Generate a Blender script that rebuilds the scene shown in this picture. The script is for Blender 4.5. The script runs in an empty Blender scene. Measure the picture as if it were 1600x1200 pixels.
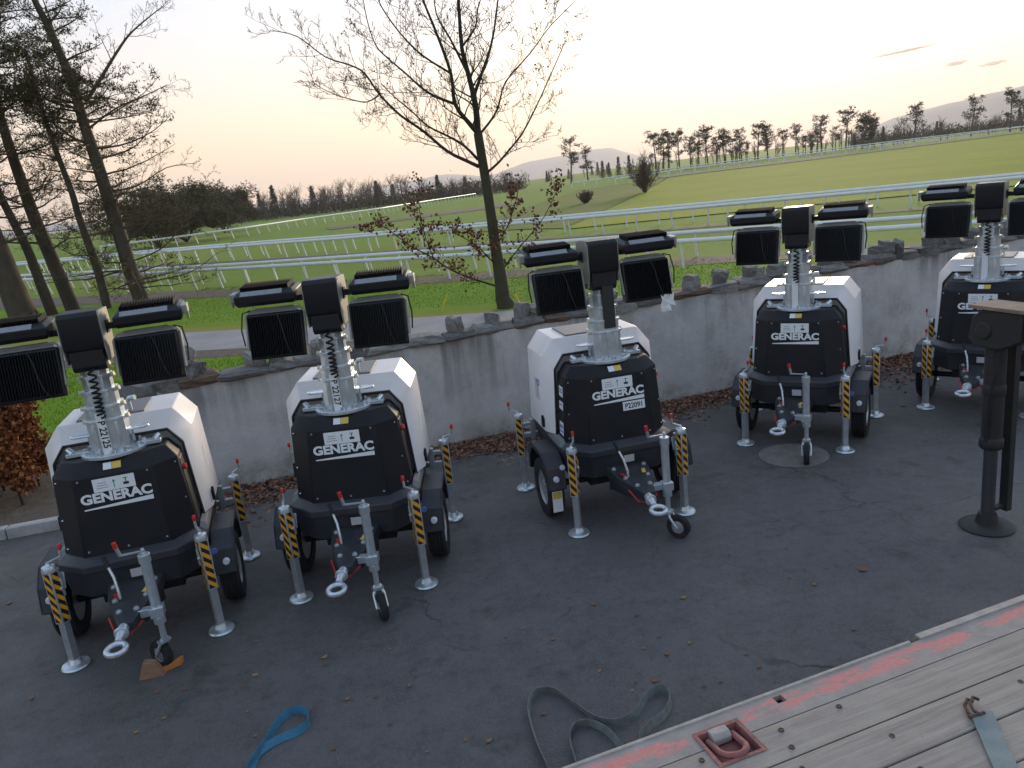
import bpy, math, random
import numpy as np
from mathutils import Matrix, Vector

sc = bpy.context.scene
COL = sc.collection
rnd = random.Random(7)

# ------------------------------------------------------------------ camera
F = 1200.0; ROLL = math.radians(6.3); PITCH = math.radians(14.65); CAMH = 3.3
_fw = Vector((0, math.cos(PITCH), -math.sin(PITCH)))
_u0 = Vector((0, math.sin(PITCH), math.cos(PITCH)))
_r0 = Vector((1, 0, 0))
_R = _r0 * math.cos(ROLL) - _u0 * math.sin(ROLL)
_U = _r0 * math.sin(ROLL) + _u0 * math.cos(ROLL)
cam_data = bpy.data.cameras.new('camera')
cam = bpy.data.objects.new('camera', cam_data)
COL.objects.link(cam)
_m = Matrix((_R, _U, -_fw)).transposed().to_4x4()
_m.translation = (0, 0, CAMH)
cam.matrix_world = _m
cam_data.sensor_width = 36
cam_data.lens = 36 * F / 1600
cam_data.clip_end = 40000
sc.camera = cam

# ------------------------------------------------------------------ sky and sun
SUN_AZ = math.radians(22); SUN_EL = math.radians(4)
world = bpy.data.worlds.new('World'); sc.world = world; world.use_nodes = True
wt = world.node_tree
sky = wt.nodes.new('ShaderNodeTexSky'); sky.sky_type = 'NISHITA'; sky.sun_disc = False
sky.sun_elevation = SUN_EL; sky.sun_rotation = SUN_AZ
sky.air_density = 1.0; sky.dust_density = 3.0; sky.ozone_density = 2.0
gam = wt.nodes.new('ShaderNodeGamma'); gam.inputs[1].default_value = 0.40
wt.links.new(sky.outputs[0], gam.inputs[0])
# the dust layer low on the horizon, the same all the way round
geo = wt.nodes.new('ShaderNodeNewGeometry')
sep = wt.nodes.new('ShaderNodeSeparateXYZ'); wt.links.new(geo.outputs['Incoming'], sep.inputs[0])
ab = wt.nodes.new('ShaderNodeMath'); ab.operation = 'ABSOLUTE'; wt.links.new(sep.outputs['Z'], ab.inputs[0])
mu = wt.nodes.new('ShaderNodeMath'); mu.operation = 'MULTIPLY'; mu.inputs[1].default_value = -10.0
wt.links.new(ab.outputs[0], mu.inputs[0])
ex = wt.nodes.new('ShaderNodeMath'); ex.operation = 'EXPONENT'; wt.links.new(mu.outputs[0], ex.inputs[0])
mx = wt.nodes.new('ShaderNodeMix'); mx.data_type = 'RGBA'
tint = wt.nodes.new('ShaderNodeMix'); tint.data_type = 'RGBA'; tint.blend_type = 'MULTIPLY'; tint.inputs['Factor'].default_value = 1.0
wt.links.new(gam.outputs[0], tint.inputs['A']); tint.inputs['B'].default_value = (.80, .89, 1.04, 1)
wt.links.new(ex.outputs[0], mx.inputs['Factor']); wt.links.new(tint.outputs['Result'], mx.inputs['A'])
mx.inputs['B'].default_value = (2.45, 1.38, .48, 1)
bg = wt.nodes['Background']; bg.inputs[1].default_value = 0.15
wt.links.new(mx.outputs['Result'], bg.inputs[0])

sun_d = bpy.data.lights.new('sun', 'SUN'); sun_d.energy = 1.0; sun_d.angle = math.radians(14)
sun_d.color = (1.0, 0.80, 0.58)
sun = bpy.data.objects.new('sun', sun_d); COL.objects.link(sun)
_sd = Vector((math.sin(SUN_AZ) * math.cos(SUN_EL + .05), math.cos(SUN_AZ) * math.cos(SUN_EL + .05), math.sin(SUN_EL + .05)))
sun.rotation_euler = (-_sd).to_track_quat('-Z', 'Y').to_euler()

sc.view_settings.view_transform = 'Standard'; sc.view_settings.look = 'None'
sc.view_settings.exposure = 2.55; sc.view_settings.gamma = 1.0
sc.view_settings.use_curve_mapping = False
sc.render.engine = 'CYCLES'

HAZE = 1.5e-4
# ------------------------------------------------------------------ pixel -> place
def ray(x, y):
    return _fw + _R * ((x - 800) / F) - _U * ((y - 600) / F)
def gp(x, y, z=0.0):
    d = ray(x, y); t = (z - CAMH) / d.z
    return Vector((0, 0, CAMH)) + d * t
def atY(x, y, Y):
    d = ray(x, y)
    return Vector((0, 0, CAMH)) + d * (Y / d.y)
def at_dist(x, y, D):
    d = ray(x, y); h = math.hypot(d.x, d.y)
    return Vector((d.x / h * D, d.y / h * D, CAMH + d.z / h * D))

# ------------------------------------------------------------------ materials
MATS = {}
def mat(name, col, rough=0.6, metal=0.0, var=0.0, vscale=8.0, bump=0.0, bscale=60.0, col2=None, spec=0.5,
        island=0.0, objrand=0.0, streak=None, coat=0.0, own=False):
    if name in MATS: return MATS[name]
    m = bpy.data.materials.new(name); m.use_nodes = True
    nt = m.node_tree; b = nt.nodes['Principled BSDF']
    b.inputs['Roughness'].default_value = rough; b.inputs['Metallic'].default_value = metal
    b.inputs['Specular IOR Level'].default_value = spec
    b.inputs['Coat Weight'].default_value = coat
    b.inputs['Base Color'].default_value = (*col, 1)
    tc = nt.nodes.new('ShaderNodeTexCoord')
    src = tc.outputs['Object']
    if streak:
        mp = nt.nodes.new('ShaderNodeMapping'); mp.inputs['Scale'].default_value = streak
        nt.links.new(src, mp.inputs[0]); src = mp.outputs[0]
    if own:
        oi0 = nt.nodes.new('ShaderNodeObjectInfo'); av = nt.nodes.new('ShaderNodeVectorMath'); av.operation = 'ADD'
        nt.links.new(src, av.inputs[0]); nt.links.new(oi0.outputs['Location'], av.inputs[1]); src = av.outputs[0]
    last = None
    if var > 0 or col2:
        n = nt.nodes.new('ShaderNodeTexNoise'); n.inputs['Scale'].default_value = vscale
        n.inputs['Detail'].default_value = 6; n.inputs['Roughness'].default_value = 0.65
        nt.links.new(src, n.inputs['Vector'])
        cr = nt.nodes.new('ShaderNodeMapRange'); cr.inputs[1].default_value = 0.3; cr.inputs[2].default_value = 0.7
        nt.links.new(n.outputs['Fac'], cr.inputs[0])
        mxx = nt.nodes.new('ShaderNodeMix'); mxx.data_type = 'RGBA'
        c2 = col2 if col2 else tuple(c * (1 - var) for c in col)
        mxx.inputs['A'].default_value = (*col, 1); mxx.inputs['B'].default_value = (*c2, 1)
        nt.links.new(cr.outputs[0], mxx.inputs['Factor'])
        last = mxx.outputs['Result']
        rr = nt.nodes.new('ShaderNodeMapRange'); rr.inputs[3].default_value = max(0.02, rough - .08); rr.inputs[4].default_value = min(1, rough + .1)
        nt.links.new(n.outputs['Fac'], rr.inputs[0]); nt.links.new(rr.outputs[0], b.inputs['Roughness'])
    if island > 0 or objrand > 0:
        hs = nt.nodes.new('ShaderNodeHueSaturation')
        if island > 0:
            gi = nt.nodes.new('ShaderNodeNewGeometry'); ro = gi.outputs['Random Per Island']; amt = island
        else:
            oi = nt.nodes.new('ShaderNodeObjectInfo'); ro = oi.outputs['Random']; amt = objrand
        mr = nt.nodes.new('ShaderNodeMapRange'); mr.inputs[3].default_value = 1 - amt; mr.inputs[4].default_value = 1 + amt
        nt.links.new(ro, mr.inputs[0]); nt.links.new(mr.outputs[0], hs.inputs['Value'])
        m2 = nt.nodes.new('ShaderNodeMath'); m2.operation = 'MULTIPLY_ADD'; m2.inputs[1].default_value = 0.04 * amt; m2.inputs[2].default_value = 0.5 - .02 * amt
        nt.links.new(ro, m2.inputs[0]); nt.links.new(m2.outputs[0], hs.inputs['Hue'])
        if last: nt.links.new(last, hs.inputs['Color'])
        else: hs.inputs['Color'].default_value = (*col, 1)
        last = hs.outputs[0]
    if last: nt.links.new(last, b.inputs['Base Color'])
    if bump > 0:
        n2 = nt.nodes.new('ShaderNodeTexNoise'); n2.inputs['Scale'].default_value = bscale; n2.inputs['Detail'].default_value = 4
        nt.links.new(src, n2.inputs['Vector'])
        bp = nt.nodes.new('ShaderNodeBump'); bp.inputs['Strength'].default_value = bump; bp.inputs['Distance'].default_value = 0.01
        nt.links.new(n2.outputs['Fac'], bp.inputs['Height']); nt.links.new(bp.outputs[0], b.inputs['Normal'])
    MATS[name] = m
    return m

def node(nt, t, **kw):
    n = nt.nodes.new(t)
    for k, v in kw.items(): setattr(n, k, v)
    return n
def ramp(nt, src, a, b, lo=0.0, hi=1.0):
    r = nt.nodes.new('ShaderNodeMapRange'); r.inputs[1].default_value = a; r.inputs[2].default_value = b
    r.inputs[3].default_value = lo; r.inputs[4].default_value = hi
    nt.links.new(src, r.inputs[0]); return r.outputs[0]
def noise(nt, vec, scale, detail=5, rough=.6):
    n = nt.nodes.new('ShaderNodeTexNoise'); n.inputs['Scale'].default_value = scale
    n.inputs['Detail'].default_value = detail; n.inputs['Roughness'].default_value = rough
    nt.links.new(vec, n.inputs['Vector']); return n.outputs['Fac']
def mixc(nt, f, a, b):
    m = nt.nodes.new('ShaderNodeMix'); m.data_type = 'RGBA'
    if isinstance(f, float): m.inputs['Factor'].default_value = f
    else: nt.links.new(f, m.inputs['Factor'])
    for s, v in (('A', a), ('B', b)):
        if isinstance(v, tuple): m.inputs[s].default_value = (*v, 1)
        else: nt.links.new(v, m.inputs[s])
    return m.outputs['Result']
def mul(nt, a, b, op='MULTIPLY'):
    m = nt.nodes.new('ShaderNodeMath'); m.operation = op
    for i, v in enumerate((a, b)):
        if isinstance(v, (int, float)): m.inputs[i].default_value = v
        else: nt.links.new(v, m.inputs[i])
    return m.outputs[0]
def newmat(name):
    m = bpy.data.materials.new(name); m.use_nodes = True
    nt = m.node_tree; b = nt.nodes['Principled BSDF']
    tc = nt.nodes.new('ShaderNodeTexCoord'); MATS[name] = m
    return m, nt, b, tc.outputs['Object']
def bumpn(nt, b, h, strength, dist):
    bp = nt.nodes.new('ShaderNodeBump'); bp.inputs['Strength'].default_value = strength; bp.inputs['Distance'].default_value = dist
    nt.links.new(h, bp.inputs['Height']); nt.links.new(bp.outputs[0], b.inputs['Normal'])

def mk_asphalt():
    m, nt, b, P = newmat('asphalt')
    big = noise(nt, P, .55, 6, .6); mid = noise(nt, P, 3.5, 6, .7); fine = noise(nt, P, 120, 3, .8); gr = noise(nt, P, 42, 3, .6)
    c = mixc(nt, ramp(nt, mid, .3, .7), (.074, .067, .066), (.122, .111, .110))
    c = mixc(nt, ramp(nt, fine, .45, .72), c, (.185, .170, .168))
    # dirt and moss washed in patches, more of it along the kerb side
    sx = node(nt, 'ShaderNodeSeparateXYZ'); nt.links.new(P, sx.inputs[0])
    side = ramp(nt, sx.outputs['X'], -1.0, -5.5, 0.0, .85)
    back = ramp(nt, sx.outputs['Y'], 6.5, 10.0, 0.0, .6)
    dm = mul(nt, mul(nt, side, back, 'MAXIMUM'), ramp(nt, big, .38, .62))
    c = mixc(nt, dm, c, (.080, .072, .048))
    c = mixc(nt, ramp(nt, noise(nt, P, 9, 6, .75), .50, .70, 0, .6), c, (.050, .044, .044))
    c = mixc(nt, ramp(nt, noise(nt, P, .9, 4, .6), .48, .70, 0, .5), c, (.142, .128, .125))
    blot = ramp(nt, noise(nt, P, 1.7, 7, .75), .57, .70, 0, .8)
    c = mixc(nt, blot, c, (.050, .040, .037))
    nt.links.new(c, b.inputs['Base Color'])
    vor = node(nt, 'ShaderNodeTexVoronoi', feature='DISTANCE_TO_EDGE'); vor.inputs['Scale'].default_value = .55
    wv = node(nt, 'ShaderNodeVectorMath', operation='ADD'); nt.links.new(P, wv.inputs[0])
    nz = node(nt, 'ShaderNodeTexNoise'); nz.inputs['Scale'].default_value = 1.6; nz.inputs['Detail'].default_value = 6; nt.links.new(P, nz.inputs['Vector'])
    nt.links.new(nz.outputs['Color'], wv.inputs[1]); nt.links.new(wv.outputs[0], vor.inputs['Vector'])
    crack = mul(nt, ramp(nt, vor.outputs['Distance'], .010, .002), ramp(nt, noise(nt, P, .7, 3, .5), .50, .62))
    c = mixc(nt, mul(nt, crack, .75), c, (.018, .015, .014)); nt.links.new(c, b.inputs['Base Color'])
    nt.links.new(ramp(nt, big, .36, .64, .42, .85), b.inputs['Roughness'])
    b.inputs['Specular IOR Level'].default_value = .4
    h = mul(nt, mul(nt, fine, .6), mul(nt, gr, .6), 'ADD')
    bumpn(nt, b, h, .9, .010)
    return m
def mk_plaster():
    m, nt, b, P = newmat('wall_render')
    sx = node(nt, 'ShaderNodeSeparateXYZ'); nt.links.new(P, sx.inputs[0])
    mp = node(nt, 'ShaderNodeMapping'); mp.inputs['Scale'].default_value = (3.2, 3.2, .22); nt.links.new(P, mp.inputs[0])
    st = noise(nt, mp.outputs[0], 1.0, 5, .65); mid = noise(nt, P, 2.2, 6, .7); sp = noise(nt, P, 26, 4, .7)
    c = mixc(nt, ramp(nt, mid, .3, .7), (.60, .585, .57), (.43, .415, .40))
    c = mixc(nt, ramp(nt, sp, .55, .8, 0, .5), c, (.26, .255, .27))
    high = ramp(nt, sx.outputs['Z'], .35, 1.45, 0.0, 1.0)
    runs = mul(nt, mul(nt, ramp(nt, st, .44, .62), ramp(nt, noise(nt, P, .55, 3, .5), .36, .60)), high)
    c = mixc(nt, mul(nt, runs, .85), c, (.12, .115, .105))
    c = mixc(nt, ramp(nt, noise(nt, P, 1.1, 7, .75), .56, .68, 0, .55), c, (.27, .265, .24))
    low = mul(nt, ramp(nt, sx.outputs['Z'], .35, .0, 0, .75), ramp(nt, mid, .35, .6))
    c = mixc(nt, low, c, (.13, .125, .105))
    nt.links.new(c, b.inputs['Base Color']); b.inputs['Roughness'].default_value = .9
    bumpn(nt, b, noise(nt, P, 9, 7, .75), .8, .02)
    return m
def mk_grass(name, a, bcol, ccol, s=1.0):
    m, nt, b, P = newmat(name)
    big = noise(nt, P, .12 * s, 6, .65); mid = noise(nt, P, 1.3 * s, 5, .7); fine = noise(nt, P, 22, 4, .7)
    c = mixc(nt, ramp(nt, mid, .3, .7), a, bcol)
    c = mixc(nt, ramp(nt, big, .42, .68), c, ccol)
    c = mixc(nt, ramp(nt, fine, .35, .75, 0, .45), c, tuple(x * .45 for x in a))
    nt.links.new(c, b.inputs['Base Color']); b.inputs['Roughness'].default_value = .95
    b.inputs['Specular IOR Level'].default_value = .15
    bumpn(nt, b, fine, .8, .05)
    return m
def mk_bedwood():
    m, nt, b, P = newmat('weathered_planks')
    oi = node(nt, 'ShaderNodeObjectInfo')
    mp = node(nt, 'ShaderNodeMapping'); mp.inputs['Scale'].default_value = (2.2, 42, 42); nt.links.new(P, mp.inputs[0])
    off = node(nt, 'ShaderNodeVectorMath', operation='ADD'); nt.links.new(mp.outputs[0], off.inputs[0])
    cmb = node(nt, 'ShaderNodeCombineXYZ'); nt.links.new(mul(nt, oi.outputs['Random'], 40), cmb.inputs[0]); nt.links.new(cmb.outputs[0], off.inputs[1])
    g = noise(nt, off.outputs[0], 1.0, 6, .65); mid = noise(nt, P, 5, 6, .7); sp = noise(nt, P, 38, 3, .6)
    c = mixc(nt, ramp(nt, g, .3, .7), (.36, .305, .255), (.235, .195, .165))
    c = mixc(nt, ramp(nt, mid, .45, .75, 0, .65), c, (.39, .335, .275))
    c = mixc(nt, ramp(nt, sp, .68, .78, 0, .8), c, (.10, .09, .085))
    nt.links.new(c, b.inputs['Base Color']); b.inputs['Roughness'].default_value = .88
    bumpn(nt, b, g, .55, .006)
    return m
def mk_redpaint():
    m, nt, b, P = newmat('worn_red_edge')
    mp = node(nt, 'ShaderNodeMapping'); mp.inputs['Scale'].default_value = (2.4, 9, 9); nt.links.new(P, mp.inputs[0])
    w = noise(nt, mp.outputs[0], 2.2, 8, .68); f = noise(nt, P, 60, 4, .7); mid = noise(nt, P, 9, 5, .7)
    bare = mixc(nt, ramp(nt, mid, .3, .7), (.34, .295, .265), (.235, .205, .18))
    bare = mixc(nt, ramp(nt, f, .6, .8, 0, .7), bare, (.12, .10, .09))
    red = mixc(nt, ramp(nt, f, .35, .7), (.58, .17, .15), (.52, .25, .22))
    sy = node(nt, 'ShaderNodeSeparateXYZ'); nt.links.new(P, sy.inputs[0])
    band = mul(nt, ramp(nt, sy.outputs['Y'], .015, .035), ramp(nt, sy.outputs['Y'], .105, .075))
    k = mul(nt, ramp(nt, w, .475, .53), band)
    nt.links.new(mixc(nt, k, bare, red), b.inputs['Base Color']); b.inputs['Roughness'].default_value = .8
    bumpn(nt, b, f, .4, .004)
    return m
def mk_stripe():
    m, nt, b, P = newmat('hazard_stripe')
    uv = node(nt, 'ShaderNodeUVMap')
    sx = node(nt, 'ShaderNodeSeparateXYZ'); nt.links.new(uv.outputs[0], sx.inputs[0])
    t = mul(nt, mul(nt, sx.outputs['X'], 1.0), sx.outputs['Y'], 'ADD')
    fr = mul(nt, mul(nt, t, 1 / .082), 1.0, 'FRACT')
    st = mul(nt, fr, .5, 'GREATER_THAN')
    nt.links.new(mixc(nt, st, (.012, .012, .013), (.72, .33, .02)), b.inputs['Base Color'])
    b.inputs['Roughness'].default_value = .5
    return m
asphalt = mk_asphalt(); plaster = mk_plaster(); bedwood = mk_bedwood(); rededge = mk_redpaint(); stripe = mk_stripe()
lawn_m = mk_grass('lawn_green', (.15, .27, .015), (.185, .305, .018), (.20, .265, .028))
ground_m = mk_grass('field_green', (.155, .25, .028), (.20, .28, .038), (.23, .25, .05), .4)
ochre_m = mk_grass('winter_field', (.26, .29, .020), (.30, .31, .026), (.21, .255, .022), .6)
soil_m = mat('soil', (.115, .09, .065), .95, var=.5, vscale=5, bump=.9, bscale=25, col2=(.055, .043, .032))
track_m = mat('dirt_track', (.125, .088, .066), .95, col2=(.08, .056, .043), vscale=1.2, bump=.8, bscale=9)
road_m = mat('road_grey', (.30, .285, .285), .85, col2=(.215, .205, .205), vscale=.8, bump=.3, bscale=40)
stone_m = mat('grey_stone', (.225, .21, .195), .92, col2=(.10, .095, .085), vscale=7, bump=.9, bscale=18, objrand=.35)
brownstone_m = mat('brown_stone', (.20, .125, .09), .92, col2=(.10, .075, .06), vscale=7, bump=.9, bscale=18)
kerb_m = mat('kerb_concrete', (.42, .41, .40), .9, col2=(.27, .265, .25), vscale=6, bump=.5, bscale=50)
galv = mat('galvanised_steel', (.70, .76, .79), .36, .75, col2=(.50, .56, .60), vscale=14)
galv_dull = mat('dull_galvanised_steel', (.46, .49, .51), .48, .6, col2=(.31, .335, .355), vscale=10)
zinc = mat('bright_zinc', (.80, .84, .87), .28, .7, col2=(.5, .54, .57), vscale=25)
black = mat('black_powder_coat', (.0085, .0095, .014), .48, var=.25, vscale=5, bump=.06, bscale=300, spec=.4)
hoodm = mat('black_hood_paint', (.0072, .0082, .0125), .55, col2=(.017, .016, .017), own=True, vscale=3.2, bump=.04, bscale=260, spec=.3)
skirtm = mat('slate_frame_paint', (.020, .024, .034), .48, col2=(.042, .040, .040), own=True, vscale=4.5, bump=.05, bscale=200)
greym = mat('mid_grey_panel', (.20, .195, .195), .5, var=.2, vscale=5)
white = mat('white_canopy_paint', (.80, .775, .775), .36, col2=(.72, .69, .675), own=True, vscale=3.5, bump=.02, bscale=120)
decalw = mat('white_sticker', (.78, .79, .80), .5, var=.08, vscale=30)
decaly = mat('yellow_sticker', (.66, .46, .08), .5)
decalb = mat('blue_print', (.10, .17, .42), .5)
decalg = mat('green_print', (.03, .28, .10), .5)
decalk = mat('black_print', (.02, .02, .022), .5)
decalo = mat('orange_print', (.62, .22, .06), .5)
decalp = mat('pale_grey_print', (.48, .47, .48), .5)
redp = mat('red_plastic', (.55, .025, .022), .4)
rubber = mat('tyre_rubber', (.018, .018, .019), .82, var=.3, vscale=12, bump=.3, bscale=80)
rim_m = mat('silver_rim', (.50, .51, .53), .4, .6, var=.2, vscale=10)
lampgrey = mat('lamp_cover_grey', (.26, .27, .29), .5, var=.2, vscale=20)
cream = mat('cream_nylon', (.70, .66, .50), .5)
beige = mat('beige_steel', (.36, .345, .31), .5, .3, var=.2, vscale=15)
lens_m = mat('reflector_lens', (.70, .70, .74), .2, spec=.8)
amber = mat('amber_lens', (.65, .30, .03), .25)
fin_m = mat('black_fins', (.004, .004, .005), .7, spec=.15)
whitepl = mat('white_rail_plastic', (.80, .80, .79), .45, var=.12, vscale=3)
paper = mat('white_paper', (.75, .75, .75), .8)
bark = mat('bark', (.045, .034, .024), .95, col2=(.024, .018, .013), vscale=9, bump=1.0, bscale=20, streak=(1, 1, .3))
bark_moss = mat('mossy_bark', (.042, .031, .022), .95, col2=(.052, .056, .020), vscale=3.2, bump=1.0, bscale=22)
pinebark = mat('pine_bark', (.088, .066, .045), .95, col2=(.045, .036, .026), vscale=4, bump=1.0, bscale=14, streak=(1, 1, .35))
twig_m = mat('twig', (.060, .043, .031), .95)
ftwig_m = mat('far_twig', (.105, .078, .062), .95)
ctwig_m = mat('conifer_twig', (.105, .072, .045), .95)
needle = mat('pine_needles', (.075, .070, .030), .85, island=.45, spec=.2)
needle_far = mat('far_conifer_needles', (.060, .064, .036), .9, island=.35, spec=.2)
deadleaf = mat('dead_brown_leaves', (.155, .058, .030), .85, island=.5, spec=.25)
beech = mat('copper_beech_leaves', (.22, .075, .028), .8, island=.5, spec=.25)
litter_m = mat('leaf_litter', (.21, .105, .072), .9, island=.6, spec=.2)
leaf_m = mat('fallen_leaf', (.26, .135, .075), .85, objrand=.3, spec=.25)
grassblade = mat('grass_blades', (.16, .28, .018), .85, island=.18, spec=.2)
blue_web = mat('blue_webbing', (.06, .22, .34), .85, var=.35, vscale=22, bump=.4, bscale=400)
grey_web = mat('grey_green_webbing', (.25, .275, .265), .9, var=.45, vscale=18, bump=.4, bscale=400)
teal_web = mat('faded_teal_webbing', (.18, .24, .235), .9, col2=(.26, .26, .24), vscale=16, bump=.4, bscale=300)
rust = mat('rusty_steel', (.12, .062, .042), .85, col2=(.055, .035, .03), vscale=9, bump=.5, bscale=60)
pink_red = mat('faded_red_steel', (.34, .105, .095), .75, col2=(.17, .085, .075), vscale=14, bump=.4, bscale=60)
cranek = mat('dark_crane_paint', (.016, .015, .015), .6, col2=(.032, .028, .026), vscale=4, bump=.3, bscale=50)
craneb = mat('dusty_brown_steel', (.36, .25, .18), .85, col2=(.16, .11, .085), vscale=6)
chrome = mat('ram_chrome', (.14, .14, .145), .35, .8, var=.2, vscale=6)
woodchock = mat('chock_wood', (.36, .20, .125), .85, col2=(.25, .14, .09), vscale=8, streak=(1, 6, 6), bump=.4, bscale=40)
chock_end = mat('orange_chock_end', (.50, .19, .05), .8)
yellow_m = mat('yellow_stake_paint', (.72, .50, .03), .6)
castiron = mat('worn_cover', (.27, .235, .215), .88, col2=(.16, .14, .13), vscale=7, bump=.6, bscale=40)
hill_m = mat('hill_heath', (.16, .15, .14), 1.0, col2=(.11, .12, .10), vscale=.004)

# ------------------------------------------------------------------ mesh builder
class MB:
    def __init__(s): s.v = []; s.f = []; s.uv = None
    def add(s, vs, fs):
        o = len(s.v); s.v.extend([tuple(v) for v in vs]); s.f.extend([tuple(i + o for i in f) for f in fs])
    def box(s, c, d, rz=0.0, M=None):
        x, y, z = d[0] / 2, d[1] / 2, d[2] / 2
        vs = [Vector((a, b, e)) for e in (-z, z) for b in (-y, y) for a in (-x, x)]
        if M is None: M = Matrix.Rotation(rz, 3, 'Z')
        s.add([M @ v + Vector(c) for v in vs], [(0, 2, 3, 1), (4, 5, 7, 6), (0, 1, 5, 4), (2, 6, 7, 3), (0, 4, 6, 2), (1, 3, 7, 5)])
    def loft(s, loops, cap0=True, cap1=True, closed=True):
        n = len(loops[0]); o = len(s.v)
        for l in loops: s.v.extend([tuple(p) for p in l])
        for i in range(len(loops) - 1):
            for j in range(n if closed else n - 1):
                k = (j + 1) % n
                s.f.append((o + i * n + j, o + i * n + k, o + (i + 1) * n + k, o + (i + 1) * n + j))
        if cap0: s.f.append(tuple(o + j for j in reversed(range(n))))
        if cap1: s.f.append(tuple(o + (len(loops) - 1) * n + j for j in range(n)))
    def tube(s, pts, r, n=8, caps=True):
        pts = [Vector(p) for p in pts]
        rs = r if isinstance(r, (list, tuple)) else [r] * len(pts)
        loops = []; up = None
        for i, p in enumerate(pts):
            t = (pts[min(i + 1, len(pts) - 1)] - pts[max(i - 1, 0)])
            if t.length < 1e-9: t = Vector((0, 0, 1))
            t.normalize()
            if up is None:
                up = Vector((0, 0, 1)) if abs(t.z) < .9 else Vector((0, 1, 0))
            a = t.cross(up)
            if a.length < 1e-6: a = t.orthogonal()
            a.normalize(); b = t.cross(a).normalized(); up = -b if False else up
            up = a.cross(t).normalized()
            loops.append([p + (a * math.cos(2 * math.pi * k / n) + up * math.sin(2 * math.pi * k / n)) * rs[i] for k in range(n)])
        s.loft(loops, caps, caps)
    def cyl(s, p0, p1, r0, r1=None, n=16): s.tube([p0, p1], [r0, r0 if r1 is None else r1], n)
    def prism(s, poly, axis, a, b):
        def P(u, v, w):
            return {'x': (w, u, v), 'y': (u, w, v), 'z': (u, v, w)}[axis]
        s.loft([[P(u, v, a) for u, v in poly], [P(u, v, b) for u, v in poly]])
    def lathe(s, prof, c, axis='z', n=24, close=False):
        loops = []
        for r, h in prof:
            L = []
            for k in range(n):
                a = 2 * math.pi * k / n; x, y = r * math.cos(a), r * math.sin(a)
                p = {'z': (x, y, h), 'x': (h, x, y), 'y': (x, h, y)}[axis]
                L.append(Vector(p) + Vector(c))
            loops.append(L)
        if close: loops.append(loops[0])
        s.loft(loops, not close, not close)
    def torus(s, c, R, r, M=None, n=20, k=8):
        loops = []
        M = M or Matrix.Identity(3)
        for i in range(n + 1):
            a = 2 * math.pi * i / n
            loops.append([Vector(c) + M @ Vector(((R + r * math.cos(b)) * math.cos(a), (R + r * math.cos(b)) * math.sin(a), r * math.sin(b))) for b in [2 * math.pi * q / k for q in range(k)]])
        s.loft(loops, False, False)
    def quad(s, c, ux, uy, w, h):
        c = Vector(c); ux = Vector(ux).normalized() * w / 2; uy = Vector(uy).normalized() * h / 2
        s.add([c - ux - uy, c + ux - uy, c + ux + uy, c - ux + uy], [(0, 1, 2, 3)])
    def plate(s, c, ux, uy, w, h, t):
        ux = Vector(ux).normalized(); uy = Vector(uy).normalized(); n = ux.cross(uy)
        M = Matrix((ux, uy, n)).transposed()
        s.box(Vector(c) + n * t / 2, (w, h, t), M=M)
    def mesh(s, name, m, smooth=35):
        me = bpy.data.meshes.new(name); me.from_pydata(s.v, [], s.f)
        import bmesh
        bm = bmesh.new(); bm.from_mesh(me); bmesh.ops.recalc_face_normals(bm, faces=bm.faces); bm.to_mesh(me); bm.free()
        if s.uv:
            ul = me.uv_layers.new(name='UVMap')
            for p in me.polygons:
                for li, vi in zip(p.loop_indices, p.vertices): ul.data[li].uv = s.uv[vi]
        if m: me.materials.append(m)
        if smooth:
            me.polygons.foreach_set('use_smooth', [True] * len(me.polygons))
            me.set_sharp_from_angle(angle=math.radians(smooth))
        return me

def obj(name, me, parent=None, loc=None, bevel=0.0, seg=2):
    o = bpy.data.objects.new(name, me); COL.objects.link(o)
    if parent is not None: o.parent = parent
    if loc is not None: o.location = loc
    if bevel:
        bv = o.modifiers.new('bevel', 'BEVEL'); bv.width = bevel; bv.segments = seg
        bv.limit_method = 'ANGLE'; bv.angle_limit = math.radians(32)
    return o
def tag(o, label, cat, group=None):
    o['label'] = label; o['category'] = cat
    if group: o['group'] = group
    return o
def thing(name, label, cat, loc=(0, 0, 0), rz=0.0, group=None):
    o = bpy.data.objects.new(name, None); COL.objects.link(o); o.empty_display_size = .2
    o.location = loc; o.rotation_euler = (0, 0, rz)
    return tag(o, label, cat, group)
def structure(o): o['kind'] = 'structure'; return o
def fastmesh(name, V, faces_n, m, smooth=False):
    """V: (N*k,3) array of separate k-gons"""
    k = faces_n; V = np.asarray(V, dtype=np.float32).reshape(-1, 3); n = len(V) // k
    me = bpy.data.meshes.new(name)
    me.vertices.add(len(V)); me.vertices.foreach_set('co', V.ravel())
    me.loops.add(n * k); me.loops.foreach_set('vertex_index', np.arange(n * k, dtype=np.int32))
    me.polygons.add(n); me.polygons.foreach_set('loop_start', np.arange(0, n * k, k, dtype=np.int32))
    me.polygons.foreach_set('loop_total', np.full(n, k, dtype=np.int32))
    me.update(calc_edges=True); me.materials.append(m)
    return me
CACHE = {}
SMALL = {'panel_bolt', 'base_bolt', 'bolt', 'guide_pad', 'icon_print', 'cooling_fins', 'side_sticker', 'sticker_print', 'side_vent', 'chamfer_print'}
def part(name, key, fn, m, parent, bevel=0.0, smooth=35):
    if key not in CACHE:
        b = MB(); fn(b); CACHE[key] = b.mesh(name, m, smooth)
    o = obj(name, CACHE[key], parent, bevel=bevel)
    if name in SMALL: o['kind'] = 'stuff'
    return o
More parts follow.
